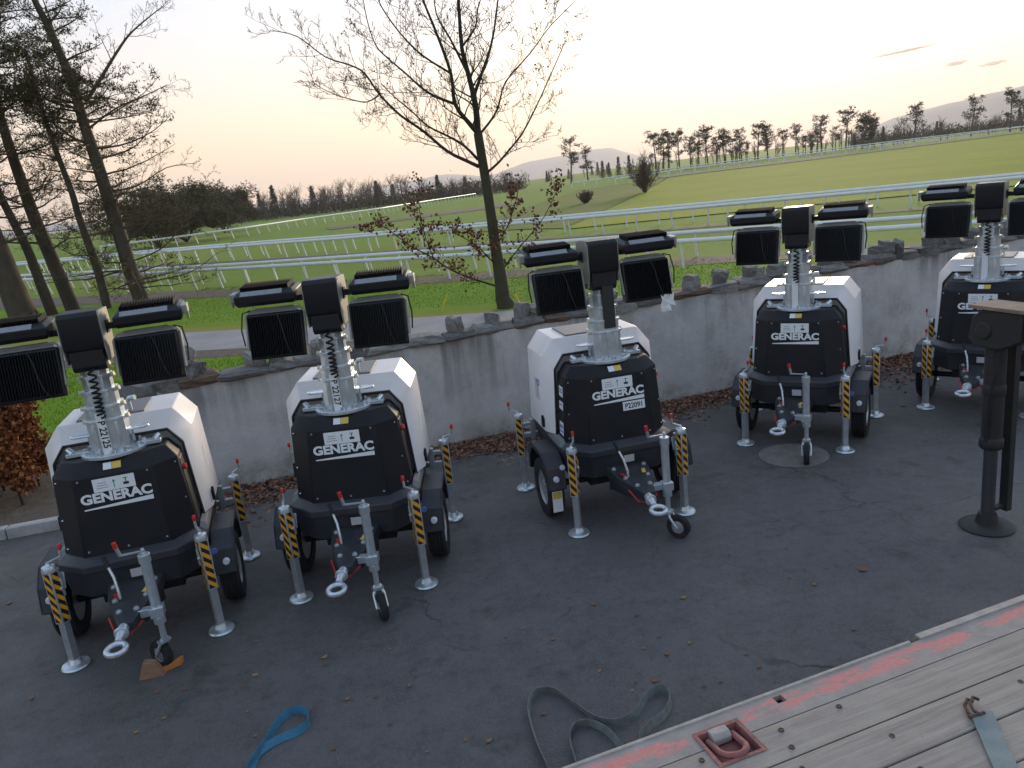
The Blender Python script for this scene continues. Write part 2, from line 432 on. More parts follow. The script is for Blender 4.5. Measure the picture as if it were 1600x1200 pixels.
def text_mesh(s, size, m, stretch=1.0, bold=0.0, extr=.0012):
    key = ('text', s, size, stretch, bold)
    if key in CACHE: return CACHE[key]
    cu = bpy.data.curves.new('lettering', 'FONT'); cu.body = s; cu.size = size; cu.align_x = 'CENTER'; cu.align_y = 'CENTER'
    cu.offset = bold; cu.extrude = extr; cu.resolution_u = 4
    to = bpy.data.objects.new('lettering', cu); COL.objects.link(to)
    bpy.context.view_layer.update()
    dg = bpy.context.evaluated_depsgraph_get()
    me = bpy.data.meshes.new_from_object(to.evaluated_get(dg))
    bpy.data.objects.remove(to)
    for v in me.vertices: v.co.x *= stretch
    me.materials.clear(); me.materials.append(m); CACHE[key] = me
    return me
def place_text(me, parent, c, ux, uy, name='lettering'):
    ux = Vector(ux).normalized(); uy = Vector(uy).normalized(); n = ux.cross(uy).normalized()
    o = obj(name, me, parent)
    M = Matrix((ux, uy, n)).transposed().to_4x4(); M.translation = Vector(c)
    o.matrix_local = M
    return o

# ------------------------------------------------------------------ terrain
def smooth(t): t = max(0.0, min(1.0, t)); return t * t * (3 - 2 * t)
def terrain(x, y):
    d = math.hypot(x, y)
    if y < 40: return 0.0
    az = smooth((x / max(y, 1) + .05) / .35)
    z = az * (2.1 * smooth((d - 60) / 190) + 5.0 * smooth((d - 260) / 500))
    z += (1 - az) * 2.2 * smooth((d - 240) / 500)
    return z
def sheet(name, poly, z, m, kind='structure'):
    me = bpy.data.meshes.new(name); me.from_pydata([(x, y, z) for x, y in poly], [], [tuple(range(len(poly)))])
    me.materials.append(m); o = obj(name, me)
    if kind: o['kind'] = kind
    return o
def strip(name, A, B, m, lift, sub=14):
    """ground band between two polylines, following the terrain"""
    def res(P):
        out = []
        for i in range(len(P) - 1):
            for k in range(sub): t = k / sub; out.append((P[i][0] * (1 - t) + P[i + 1][0] * t, P[i][1] * (1 - t) + P[i + 1][1] * t))
        return out + [P[-1]]
    a, b = res(A), res(B); n = len(a); K = 7
    V = []; Fc = []
    for i in range(n):
        for k in range(K):
            t = k / (K - 1); x = a[i][0] * (1 - t) + b[i][0] * t; y = a[i][1] * (1 - t) + b[i][1] * t
            V.append((x, y, terrain(x, y) + lift))
    for i in range(n - 1):
        for k in range(K - 1): Fc.append((i * K + k, (i + 1) * K + k, (i + 1) * K + k + 1, i * K + k + 1))
    me = bpy.data.meshes.new(name); me.from_pydata(V, [], Fc); me.materials.append(m); me.polygons.foreach_set('use_smooth', [True] * len(Fc))
    o = obj(name, me); o['kind'] = 'structure'; return o

xs = sorted(set([-9000, -5000, -3000, -2000, -1400, -1000, -700] + list(range(-500, 501, 20)) + [700, 1000, 1400, 2000, 3000, 5000, 9000]))
ys = sorted(set([-3000, -1000, -300, -100, -30, 0, 20, 40] + list(range(50, 801, 15)) + [900, 1000, 1200, 1500, 2000, 3000, 5000, 9000]))
V = [(x, y, terrain(x, y)) for y in ys for x in xs]; nx = len(xs)
Fc = [(j * nx + i, j * nx + i + 1, (j + 1) * nx + i + 1, (j + 1) * nx + i) for j in range(len(ys) - 1) for i in range(nx - 1)]
me = bpy.data.meshes.new('ground'); me.from_pydata(V, [], Fc); me.materials.append(ground_m)
me.polygons.foreach_set('use_smooth', [True] * len(Fc))
structure(obj('ground', me))

WA = Vector((-4.25, 8.80, 0)); WB = Vector((13.0, 13.55, 0))     # foot of the wall
wdir = (WB - WA).normalized(); wn = Vector((wdir.y, -wdir.x, 0))  # wn points to the yard
def kerb_y(x): return 8.18 + (x + 6.0) * .236
sheet('yard_asphalt', [(-30, -14), (30, -14), (30, 18.2), (WB.x, WB.y + .1), (WA.x, WA.y + .1), (WA.x - .02, kerb_y(WA.x)), (-30, kerb_y(-30))], .012, asphalt)
sheet('planting_bed', [(-30, kerb_y(-30) + .1), (WA.x, kerb_y(WA.x) + .1), (WA.x, WA.y + .3), (-5.6, 10.35), (-8, 10.7), (-30, 6.0)], .03, soil_m)
strip('lawn', [(-60, 19.5), (-10, 12.2), (WA.x, WA.y + .4), (5, 11.6), (14, 14.2), (24, 17)], [(-60, 60), (-20, 38.8), (-8, 32.8), (8, 25.6), (17, 20.9), (24, 17.2)], lawn_m, .008)
strip('service_road', [(-60, 29), (-8.6, 19.6), (-6.5, 19.0), (2, 17.0), (10, 14.7), (14, 14.5)], [(-60, 33), (-9.8, 22.9), (-5.0, 21.4), (0, 20.3), (8, 18.2), (14, 16.0)], road_m, .016, 4)
strip('road_verge', [(-60, 27.6), (-8.4, 18.5), (-6.3, 18.0), (2, 16.2), (10, 14.2), (13, 14.0)], [(-60, 29), (-8.6, 19.6), (-6.5, 19.0), (2, 17.0), (10, 14.7), (14, 14.5)], soil_m, .014, 4)
strip('dry_grass_verge', [(-60, 33), (-9.8, 22.9), (-5.0, 21.4), (0, 20.3), (8, 18.2), (14, 16.0)], [(-60, 34.6), (-10, 23.8), (-5.0, 22.0), (0, 20.7), (8, 18.5), (14, 16.2)], mk_grass('dry_grass', (.27, .25, .05), (.22, .26, .03), (.30, .25, .07)), .013, 4)
strip('gallop_track', [(-40, 44), (-20, 35.6), (-8, 30.4), (8, 24.9), (17, 20.6), (22, 18.4)], [(-40, 49.5), (-20, 39.0), (-8, 32.7), (8, 27.2), (17, 22.8), (22, 20.4)], track_m, .02)
strip('far_gallop_track', [(-60, 72), (-28, 60.0), (-9, 48.6), (8, 40.9), (24, 34.6), (40, 30)], [(-60, 74), (-28, 61.6), (-9, 49.8), (8, 42.2), (24, 36), (40, 31.4)], track_m, .02)
strip('winter_field', [(4.5, 50), (14, 48.5), (26, 46), (42, 40), (110, 30)], [(34, 150), (60, 150), (110, 165), (150, 180), (250, 200)], ochre_m, .05)
strip('far_winter_field', [(-4, 62), (-2, 58), (2, 55), (4.4, 51)], [(16, 150), (22, 150), (28, 150), (33.6, 150)], mk_grass('mixed_field', (.17, .20, .035), (.20, .20, .05), (.13, .17, .03), .3), .045)
strip('ploughed_strip', [(-20, 96), (-8, 105), (4, 112)], [(-22, 104), (-9, 118), (5, 128)], track_m, .06)
strip('pale_far_track', [(33, 152), (60, 152), (110, 167), (150, 182), (250, 202)], [(36, 172), (66, 172), (118, 188), (160, 204), (260, 224)], mk_grass('pale_field', (.24, .235, .12), (.21, .22, .09), (.27, .25, .16), .3), .07)

# far hills
def hill(name, pts, D, depth):
    """ridge seen at (px, py) points, D metres away"""
    V = []; Fc = []
    top = [at_dist(x, y, D) for x, y in pts]
    n = len(top)
    for t in range(6):
        k = t / 5
        for i, p in enumerate(top):
            q = p * 1.0; h = p.z * (1 - k) ** 1.3
            dirv = Vector((p.x, p.y, 0)).normalized()
            o = dirv * (-depth * k)
            V.append((p.x + o.x + rnd.uniform(-1, 1) * D * .004 * (0 < k), p.y + o.y, max(h * rnd.uniform(.93, 1.07) if k else h, -5)))
    for i, p in enumerate(top):
        dirv = Vector((p.x, p.y, 0)).normalized() * depth
        V.append((p.x + dirv.x, p.y + dirv.y, -5))
    for t in range(5):
        for i in range(n - 1): Fc.append((t * n + i, t * n + i + 1, (t + 1) * n + i + 1, (t + 1) * n + i))
    for i in range(n - 1): Fc.append((6 * n + i, 6 * n + i + 1, i + 1, i))
    me = bpy.data.meshes.new(name); me.from_pydata(V, [], Fc); me.materials.append(hill_m)
    me.polygons.foreach_set('use_smooth', [True] * len(Fc))
    structure(obj(name, me))
def interp(pts, step=14):
    out = []
    for (x0, y0), (x1, y1) in zip(pts, pts[1:]):
        n = max(1, int(abs(x1 - x0) / step))
        for k in range(n): t = k / n; tt = smooth(t) * .5 + t * .5; out.append((x0 + (x1 - x0) * t, y0 + (y1 - y0) * tt + rnd.uniform(-.4, .4)))
    return out + [pts[-1]]
hill('near_hill', interp([(1300, 222), (1360, 200), (1395, 185), (1440, 172), (1500, 158), (1560, 143), (1620, 130), (1700, 112), (1800, 96), (1950, 90), (2150, 96), (2400, 110)]), 5200, 1800)
hill('far_mountain', interp([(560, 296), (640, 282), (700, 272), (760, 275), (830, 252), (880, 243), (930, 233), (955, 231), (985, 240), (1010, 246), (1060, 250), (1130, 245), (1220, 236), (1330, 220)]), 8200, 2200)
hill('distant_ridge', interp([(-500, 395), (-200, 378), (0, 360), (120, 346), (260, 332), (380, 320), (470, 312), (560, 302), (620, 297), (700, 289)]), 6800, 2000)

# ------------------------------------------------------------------ yard wall with coping stones
def wall_top(s): return 1.36 + .016 * s                  # s metres from the left end
wl = thing('yard_wall', 'long grey rendered wall with dark stains and rough stone coping behind the towers', 'wall', WA, math.atan2(wdir.y, wdir.x))
L = (WB - WA).length
def f_wall(b):
    loops = []
    N = 60
    for i in range(N + 1):
        s = L * i / N; wob = .012 * math.sin(s * 1.7) + .008 * math.sin(s * 4.1)
        loops.append([(s, -.02 + wob, -.02), (s, wob, wall_top(s) * .5), (s, .0 + wob, wall_top(s)), (s, .30, wall_top(s)), (s, .30, -.02)])
    b.loft(loops)
part('wall_face', 'wall', f_wall, plaster, wl)
def stone_mesh(seed, flat):
    r = random.Random(seed)
    import bmesh
    bm = bmesh.new(); bmesh.ops.create_cube(bm, size=1.0)
    bmesh.ops.subdivide_edges(bm, edges=bm.edges, cuts=2, use_grid_fill=True)
    ph = [r.uniform(0, 6) for _ in range(6)]
    for v in bm.verts:
        c = v.co.copy(); ln = c.length
        c = c * (1 - .20 * max(0, ln - .55) / .35)
        k = 1 + .10 * math.sin(c.x * 5 + ph[0]) * math.cos(c.y * 4 + ph[1]) + .08 * math.sin(c.z * 6 + ph[2]) + r.uniform(-.10, .10)
        v.co = c * k
        v.co.x += (.18 if not flat else .06) * v.co.z * math.sin(ph[3])
    me = bpy.data.meshes.new('coping_stone'); bm.to_mesh(me); bm.free(); me.materials.append(stone_m)
    return me
flat_st = [stone_mesh(i, True) for i in range(6)]; up_st = [stone_mesh(20 + i, False) for i in range(7)]
bs = stone_mesh(77, True); bs.materials.clear(); bs.materials.append(brownstone_m); flat_st.append(bs)
s = .05
while s < L - .3:
    ln = rnd.uniform(.30, .62); h = rnd.uniform(.10, .17)
    o = obj('coping_stone', rnd.choice(flat_st), wl, (s + ln / 2, .14 + rnd.uniform(-.03, .03), wall_top(s) + h * .38))
    o.scale = (ln * 1.06, rnd.uniform(.34, .42), h); o.rotation_euler = (rnd.uniform(-.05, .05), rnd.uniform(-.05, .05), rnd.uniform(-.08, .08))
    for _k in range(rnd.choice([1, 1, 2, 2]) if s > 4.5 else rnd.choice([0, 1, 1, 1])):
        hh = rnd.uniform(.15, .26); w = rnd.uniform(.13, .26)
        o = obj('upright_stone', rnd.choice(up_st), wl, (s + ln * rnd.uniform(.3, .8), .12 + rnd.uniform(-.04, .05), wall_top(s) + h * .7 + hh * .40))
        o.scale = (w, rnd.uniform(.18, .28), hh); o.rotation_euler = (rnd.uniform(-.15, .15), rnd.uniform(-.22, .22), rnd.uniform(-.6, .6))
    s += ln
for k, (ss, zz, sx) in enumerate([(.32, .16, .26), (.52, .12, .22), (.45, .30, .20)]):
    o = obj('upright_stone', up_st[k], wl, (ss, .1, wall_top(0) + .06 + zz)); o.scale = (sx, .24, .22); o.rotation_euler = (.3 * k, .4, k)
for k in range(5):      # rough stones that close the left end of the wall
    o = obj('end_stone', up_st[k % 7], wl, (-.10 + .03 * (k % 2), .14, .16 + k * .29)); o.scale = (.34, .46, .36); o.rotation_euler = (0, 0, k)

# kerb
kb = thing('kerb', 'pale concrete kerb edging the planting bed beside the yard', 'kerb', (-6.0, 8.18, 0), math.atan(.236))
def f_kerb(b): b.box((0, 0, .05), (.905, .13, .17))
for i in range(-24, 3):
    o = part('kerb_stone', 'kerbstone', f_kerb, kerb_m, kb, bevel=.012); o.location = (i * .915 - .35, rnd.uniform(-.006, .006), rnd.uniform(-.004, .004))

# ------------------------------------------------------------------ white running rails
def f_post(b): b.tube([(0, .16, -.02), (0, .05, .5), (0, 0, .86)], [.034, .032, .030], 8)
def rails(name, label, pts, spacing, hgt=.9, sides=True, thick=1.0):
    """cranked posts under a rail that follows the polyline"""
    P = [Vector((x, y, terrain(x, y))) for x, y in pts]
    o = thing(name, label, 'fence', P[0])
    cum = [0]
    for a, b2 in zip(P, P[1:]): cum.append(cum[-1] + (b2 - a).length)
    def at(s):
        for i in range(len(P) - 1):
            if s <= cum[i + 1] or i == len(P) - 2:
                t = (s - cum[i]) / (cum[i + 1] - cum[i]); return P[i].lerp(P[i + 1], t), (P[i + 1] - P[i])
    N = int(cum[-1] / spacing); path = []
    for i in range(N + 1):
        p, d = at(i * spacing); path.append(p - P[0] + Vector((0, 0, hgt)))
        q = part('post', 'railpost', f_post, whitepl, o)
        q.location = p - P[0]; q.rotation_euler = (0, 0, math.atan2(d.y, d.x) + math.pi); q.scale = (thick, thick, hgt / .86)
    def f_rail(b):
        loops = []
        for i, p in enumerate(path):
            d = (path[min(i + 1, N)] - path[max(i - 1, 0)]); n2 = Vector((-d.y, d.x, 0)).normalized()
            w, h = .055 * thick, .060 * thick
            loops.append([p + n2 * (w * math.cos(a)) + Vector((0, 0, h * math.sin(a))) for a in [2 * math.pi * q / 8 for q in range(8)]])
        b.loft(loops)
    part('rail', ('rail', name, label), f_rail, whitepl, o)
    return o
A = lambda x: 28.1 - .54 * x
rails('running_rail', 'white running rail along the near edge of the brown gallop track', [(17, A(17)), (7, A(7) - .1), (-2, A(-2)), (-10, A(-10) + .4), (-16, A(-16) + .7), (-24, A(-24) + 1.5), (-40, A(-40) + 4)], 1.8, thick=1.25)
rails('running_rail', 'second white running rail close behind the rail nearest the wall', [(18, A(18) + 3), (7.5, 27.4), (-2, A(-2) + 2.9), (-12.7, 37.7), (-24, A(-24) + 4.4), (-40, A(-40) + 7)], 1.8, thick=1.25)
rails('running_rail', 'white running rail along the farther narrow dirt track', [(40, 31.2), (20, 37.6), (8, 42.0), (-2, 46.3), (-9.5, 49.8), (-20.5, 57.3), (-30, 62.5), (-60, 75)], 1.9, 1.0, thick=1.5)
rails('running_rail', 'white running rail just beyond the farther narrow dirt track', [(40, 34.4), (20, 40.8), (8, 45.2), (-2, 49.5), (-9.5, 53.0), (-20.5, 60.5), (-30, 66), (-60, 79)], 1.9, 1.0, thick=1.5)
rails('running_rail', 'long white rail sweeping round the far green bend', [(-46, 92), (-39.6, 98.8), (-34.5, 108), (-30, 128), (-21, 152), (-14, 190), (-4, 230)], 3.0, 1.15, thick=2.0)
rails('running_rail', 'faint white rail crossing the far field before the tree row', [(24, 152), (39, 158), (60, 158), (90, 168), (124, 182), (200, 205)], 3.0, 1.1, thick=1.6)
rails('running_rail', 'faint white rail right in front of the tree row', [(18, 176), (40, 182), (66, 182), (100, 192), (140, 208), (220, 235)], 3.0, 1.1, thick=1.6)

# ------------------------------------------------------------------ light towers
def ngon(o, names): pass
HB = [(-.505, -.10), (-.505, -.345), (-.325, -.545), (.325, -.545), (.505, -.345), (.505, -.10)]
HT = [(-.460, -.10), (-.460, -.345), (-.285, -.505), (.285, -.505), (.460, -.345), (.460, -.10)]
HC = [(-.385, -.10), (-.385, -.31), (-.245, -.405), (.245, -.405), (.385, -.31), (.385, -.10)]
def f_hood(b): b.loft([[(x, y, .78) for x, y in HB], [(x, y, 1.452) for x, y in HT], [(x, y, 1.552) for x, y in HC]])
CO = [(-.60, .835), (-.565, 1.60), (-.44, 1.765), (.44, 1.765), (.565, 1.60), (.60, .835)]
CI = [(-.535, .835), (-.495, 1.50), (-.395, 1.635), (.395, 1.635), (.495, 1.50), (.535, .835)]
CR = [(-.54, .835), (-.50, 1.50), (-.41, 1.66), (.41, 1.66), (.50, 1.50), (.54, .835)]
def f_canopy(b):
    b.loft([[(x, .02, z) for x, z in CI], [(x, -.12, z) for x, z in CI], [(x, .03, z) for x, z in CO],
            [(x, .62, z) for x, z in CO], [(x, .72, z) for x, z in CR]], cap0=True, cap1=True)
def f_seal(b):
    q = [(x * .985, z - .012 if z > 1 else z) for x, z in CI]
    b.tube([(x, -.121, z) for x, z in q], .011, 6)
SK = lambda i: [(-.56 + i, .70 - i), (-.56 + i, -.43 + i * .4), (-.345 + i * .4, -.615 + i), (.345 - i * .4, -.615 + i), (.56 - i, -.43 + i * .4), (.56 - i, .70 - i)]
def f_skirt(b):
    b.loft([[(x, y, .49) for x, y in SK(.05)], [(x, y, .70) for x, y in SK(.012)], [(x, y, .712) for x, y in SK(0)], [(x, y, .772) for x, y in SK(0)], [(x, y, .822) for x, y in SK(.075)]])
def f_guard(sx):
    def f(b):
        pr = [(-.47, .40), (-.425, .60), (-.28, .725), (.12, .725), (.265, .60), (.31, .40)]
        pi = [(y * .0 + (y + .08) * .93 - .08, z - .018) for y, z in pr]
        poly = pr + pi[::-1]
        x0, x1 = (.565, .735) if sx > 0 else (-.735, -.565)
        b.prism(poly, 'x', x0, x1)
        # turned-down outer lip
        lip = pr + [((y + .08) * .86 - .08, z - .05 if z > .5 else z) for y, z in pr][::-1]
        xa = .735 if sx > 0 else -.747
        b.prism(lip, 'x', xa, xa + .012)
    return f
def f_tyre(b):
    pr = [(.185, -.07), (.25, -.082), (.285, -.078), (.300, -.060)]
    gro = []
    for k in range(4):
        x = -.045 + k * .03; gro += [(.300, x - .010), (.291, x - .006), (.291, x + .000), (.300, x + .004)]
    pr += gro + [(.300, .060), (.285, .078), (.25, .082), (.185, .07)]
    b.lathe(pr, (0, 0, 0), 'x', 40, close=True)
def f_rim(sx):
    def f(b):
        b.lathe([(.192, -.06), (.192, .055 * 1), (.178, .062), (.165, .045), (.10, .030), (.075, .045), (.03, .048), (.0, .048)] if sx > 0 else
                [(.0, -.048), (.03, -.048), (.075, -.045), (.10, -.030), (.165, -.045), (.178, -.062), (.192, -.055), (.192, .06)], (0, 0, 0), 'x', 30)
        for k in range(5):
            a = 2 * math.pi * k / 5; x = .046 * sx
            b.cyl((x, .052 * math.cos(a), .052 * math.sin(a)), (x + .014 * sx, .052 * math.cos(a), .052 * math.sin(a)), .009, n=6)
    return f
WHEEL_Y = -.08
def f_legouter(b): b.box((0, 0, .61), (.078, .078, .44))
def f_leginner(b): b.box((0, 0, .21), (.058, .058, .40))
def f_foot(b): b.lathe([(.098, 0.002), (.105, .010), (.098, .024), (.055, .034), (.042, .07), (0, .07)], (0, 0, 0), 'z', 26)
def f_collar(b): b.lathe([(.0, .82), (.052, .82), (.054, .835), (.046, .865), (.02, .872), (.012, .89), (0, .89)], (0, 0, 0), 'z', 18)
def f_stripes(b):
    b.uv = []
    w, z0, z1 = .058, .405, .815
    for n, ux in (((0, -1), (1, 0)), ((1, 0), (0, 1)), ((-1, 0), (0, -1)), ((0, 1), (-1, 0))):
        c = Vector((n[0] * .0405, n[1] * .0405, 0)); u = Vector((ux[0], ux[1], 0)) * w / 2
        b.add([c - u + Vector((0, 0, z0)), c + u + Vector((0, 0, z0)), c + u + Vector((0, 0, z1)), c - u + Vector((0, 0, z1))], [(0, 1, 2, 3)])
        b.uv += [(0, z0), (w, z0), (w, z1), (0, z1)]
def f_crank(b):
    b.box((0, .055, .893), (.022, .13, .010))
    b.cyl((0, .11, .893), (0, .118, .955), .011, n=10)
def f_cap(b): b.lathe([(.0135, .945), (.015, .95), (.015, .985), (.011, .992), (0, .993)], (0, .119, 0), 'z', 12)
def f_bracketF(sx):
    def f(b):
        b.plate((sx * .515, -.585, .70), (1, 0, 0), (0, -sx * .0 + .3, 1), .07, .13, .012)
        b.box((sx * .535, -.60, .66), (.05, .14, .05)); b.box((sx * .535, -.60, .775), (.04, .13, .035))
        b.cyl((sx * .50, -.64, .60), (sx * .50, -.64, .74), .018, n=10)
        b.cyl((sx * .485, -.66, .665), (sx * .535, -.66, .665), .014, n=10)
    return f
def f_bracketR(sx):
    def f(b):
        b.box((sx * .62, .655, .62), (.30, .05, .05)); b.box((sx * .66, .655, .74), (.10, .045, .04)); b.box((sx * .60, .60, .70), (.05, .05, .22))
    return f
def f_draw(b):
    b.loft([[(-.21, -.56, .50), (.21, -.56, .50), (.21, -.56, .585), (-.21, -.56, .585)], [(-.17, -.80, .475), (.17, -.80, .475), (.17, -.80, .555), (-.17, -.80, .555)],
            [(-.075, -1.09, .43), (.075, -1.09, .43), (.075, -1.09, .52), (-.075, -1.09, .52)], [(-.05, -1.16, .44), (.05, -1.16, .44), (.05, -1.16, .51), (-.05, -1.16, .51)]])
    for sx in (-1, 1): b.loft([[(sx * .15, -.60, .36), (sx * .17, -.60, .36), (sx * .17, -.60, .5), (sx * .15, -.60, .5)], [(sx * .09, -1.0, .40), (sx * .105, -1.0, .40), (sx * .105, -1.0, .47), (sx * .09, -1.0, .47)]])
    b.box((0, -.60, .44), (.36, .03, .16))
def f_bolts(b):
    for x, y, z in [(-.15, -.66, .575), (.15, -.66, .575), (-.11, -.86, .55), (.11, -.86, .55), (-.06, -1.02, .53), (.06, -1.02, .53)]:
        b.lathe([(.022, z), (.022, z + .016), (.011, z + .016), (.011, z + .026), (0, z + .026)], (x, y, 0), 'z', 8)
RX = -.03
def f_coupling(b):
    b.tube([(RX * .4, -1.10, .475), (RX * .7, -1.20, .47), (RX, -1.32, .455)], [.040, .038, .026], 14)
    b.lathe([(.048, -.012), (.052, 0), (.048, .012)], (RX * .75, -1.225, .468), 'y', 16)
    b.torus((RX, -1.405, .448), .064, .020, Matrix.Rotation(.12, 3, 'X'), 24, 10)
def f_brake(b): b.tube([(-.075, -.84, .555), (-.078, -.83, .62), (-.095, -.79, .72), (-.125, -.755, .80)], [.010, .011, .011, .010], 8)
def f_brakegrip(b): b.tube([(-.122, -.758, .793), (-.15, -.73, .875)], [.016, .015], 10)
def f_post_j(b):
    b.cyl((.205, -1.06, .44), (.205, -1.06, .93), .036, n=16); b.cyl((.205, -1.06, .90), (.205, -1.06, .965), .043, n=16)
    b.cyl((.205, -1.06, .965), (.205, -1.06, 1.01), .012, n=8)
    b.box((.205, -1.06, .50), (.095, .095, .075)); b.box((.13, -1.03, .495), (.12, .06, .06))
    b.cyl((.205, -1.06, .40), (.205, -1.06, .455), .043, n=16)
def f_crank_j(b):
    b.box((.135, -1.065, .990), (.17, .022, .012)); b.cyl((.055, -1.065, .985), (.04, -1.07, 1.06), .014, n=10)
def f_cap_j(b): b.cyl((.041, -1.07, 1.055), (.034, -1.072, 1.10), .017, .016, n=12)
def jockey_low(swing):
    """inner tube, fork and wheel, turned about the post by swing"""
    M = Matrix.Rotation(swing, 3, 'Z'); C = Vector((.205, -1.06, 0))
    T = lambda p: C + M @ Vector(p)
    def inner(b):
        b.cyl(T((0, 0, .24)), T((0, 0, .46)), .023, n=14)
        for sx in (-1, 1):
            b.tube([T((sx * .02, 0, .27)), T((sx * .042, -.03, .20)), T((sx * .042, -.09, .108))], [.012, .012, .012], 6)
        b.box(T((0, -.012, .245)), (.09, .05, .022), M=M)
        b.cyl(T((-.052, -.09, .108)), T((.052, -.09, .108)), .009, n=8)
    def tyre(b):
        bb = MB(); bb.lathe([(.06, -.028), (.10, -.030), (.110, -.018), (.110, .018), (.10, .030), (.06, .028)], (0, 0, 0), 'x', 26, close=True)
        b.add([T(Vector(v) + Vector((0, -.09, .112))) for v in bb.v], bb.f)
    def rim(b):
        bb = MB(); bb.lathe([(0, -.022), (.03, -.026), (.058, -.018), (.064, -.024), (.064, .024), (.058, .018), (.03, .026), (0, .022)], (0, 0, 0), 'x', 22)
        b.add([T(Vector(v) + Vector((0, -.09, .112))) for v in bb.v], bb.f)
    return inner, tyre, rim

MY = -.235     # mast axis
def f_turn(b):
    b.lathe([(.0, 1.548), (.25, 1.548), (.25, 1.575), (.14, 1.578), (.14, 1.59), (0, 1.59)], (0, MY + .03, 0), 'z', 28)
    b.box((-.27, MY + .02, 1.575), (.16, .10, .03)); b.box((.27, MY + .02, 1.575), (.16, .10, .03))
    for s2 in (-1, 1):
        b.loft([[(s2 * .10, MY - .06, 1.56), (s2 * .115, MY - .06, 1.56), (s2 * .115, MY + .10, 1.56), (s2 * .10, MY + .10, 1.56)],
                [(s2 * .10, MY - .04, 1.72), (s2 * .115, MY - .04, 1.72), (s2 * .115, MY + .06, 1.72), (s2 * .10, MY + .06, 1.72)]])
def f_turnbolts(b):
    for k in range(12):
        a = 2 * math.pi * k / 12 + .13; b.cyl((.215 * math.cos(a), MY + .03 + .215 * math.sin(a), 1.57), (.215 * math.cos(a), MY + .03 + .215 * math.sin(a), 1.606), .019, n=6)
    for s2 in (-1, 1):
        b.cyl((s2 * .30, MY, 1.59), (s2 * .34, MY + .03, 1.62), .02, n=8)
SEC = [(.136, 1.555, 1.845), (.127, 1.80, 1.95), (.114, 1.90, 2.075), (.100, 2.04, 2.19), (.088, 2.15, 2.28)]
def f_sec(i):
    def f(b):
        w, z0, z1 = SEC[i]; t = .045
        b.loft([[(-w + t, MY - w, z), (w - t, MY - w, z), (w, MY - w + t, z), (w, MY + w - t, z), (w - t, MY + w, z), (-w + t, MY + w, z), (-w, MY + w - t, z), (-w, MY - w + t, z)] for z in (z0, z1)])
        w2 = w + .006
        b.loft([[(-w2 + t, MY - w2, z), (w2 - t, MY - w2, z), (w2, MY - w2 + t, z), (w2, MY + w2 - t, z), (w2 - t, MY + w2, z), (-w2 + t, MY + w2, z), (-w2, MY + w2 - t, z), (-w2, MY - w2 + t, z)] for z in (z1 - .022, z1 + .002)])
        if i == 0:
            b.box((0, MY - w - .006, (z0 + z1) / 2), (.035, .02, z1 - z0 - .01)); b.box((-.075, MY - w + .004, (z0 + z1) / 2), (.02, .02, z1 - z0 - .02)); b.box((.075, MY - w + .004, (z0 + z1) / 2), (.02, .02, z1 - z0 - .02))
    return f
def f_pads(b):
    for w, z0, z1 in SEC:
        for s2 in (-1, 1):
            b.cyl((s2 * (w - .01), MY - .02, z1 - .02), (s2 * (w + .034), MY - .03, z1 - .010), .019, n=8)
def f_wings(s2):
    def f(b):
        pts = []
        for k in range(14):
            a = math.pi * k / 13 - math.pi / 2
            pts.append((s2 * (.20 + .085 * math.cos(a)), MY - .02 + .042 * math.sin(a)))
        poly = [(s2 * .13, MY - .062)] + pts + [(s2 * .13, MY + .022)]
        if s2 < 0: poly = poly[::-1]
        b.prism(poly, 'z', 1.715, 1.727)
        b.tube([(p[0], p[1], 1.722) for p in poly], .009, 6)
        b.box((s2 * .16, MY + .0, 1.66), (.014, .03, .10))
    return f
def f_coil(b):
    pts = []
    N = 150; turns = 9.5
    for i in range(N + 1):
        t = i / N; tt = t ** .72
        z = 2.29 - .42 * t
        ph = 2 * math.pi * turns * (t ** 1.45)
        y0 = -(SEC[4][0] + (SEC[1][0] - SEC[4][0]) * t) - .024
        pts.append((.026 * math.sin(ph), MY + y0 + .018 * math.cos(ph) - .004, z))
    b.tube(pts, .0085, 6)
def f_head(b):
    b.prism([(-.385, 2.40), (-.40, 2.43), (-.40, 2.665), (-.375, 2.692), (-.10, 2.692), (-.085, 2.67), (-.085, 2.40)], 'x', -.142, .142)
def f_headlow(b):
    b.prism([(-.345, 2.235), (-.376, 2.27), (-.376, 2.40), (-.11, 2.40), (-.11, 2.235)], 'x', -.118, .118)
def f_headside(b):
    for s2 in (-1, 1):
        b.prism([(-.36, 2.30), (-.39, 2.42), (-.39, 2.66), (-.34, 2.685), (-.06, 2.685), (-.04, 2.60), (-.08, 2.30)], 'x', s2 * .145 - .004, s2 * .145 + .004)
    b.box((0, -.055, 2.46), (.19, .03, .34))
def f_arm(s2):
    def f(b):
        b.box((s2 * .40, -.19, 2.545), (.56, .055, .05)); b.box((s2 * .145, -.19, 2.545), (.03, .10, .10))
    return f
LX = .43
def rotx(c, a):
    M = Matrix.Rotation(a, 3, 'X') @ Matrix.Scale(1.08, 3); c = Vector(c); return lambda p: c + M @ Vector(p)
def local_fn(fn, c, a):
    def f(b):
        bb = MB(); fn(bb); T = rotx(c, a); b.add([T(v) for v in bb.v], bb.f)
    return f
def lamp_body(b):      # casing 0.43 wide; x across, y depth, z height
    b.loft([[(-.20, .095, -.15), (.20, .095, -.15), (.20, .095, .165), (-.20, .095, .165)], [(-.215, .0, -.175), (.215, .0, -.175), (.215, .0, .175), (-.215, .0, .175)],
            [(-.215, -.03, -.175), (.215, -.03, -.175), (.215, -.03, .175), (-.215, -.03, .175)], [(-.20, -.04, -.16), (.20, -.04, -.16), (.20, -.04, .16), (-.20, -.04, .16)]])
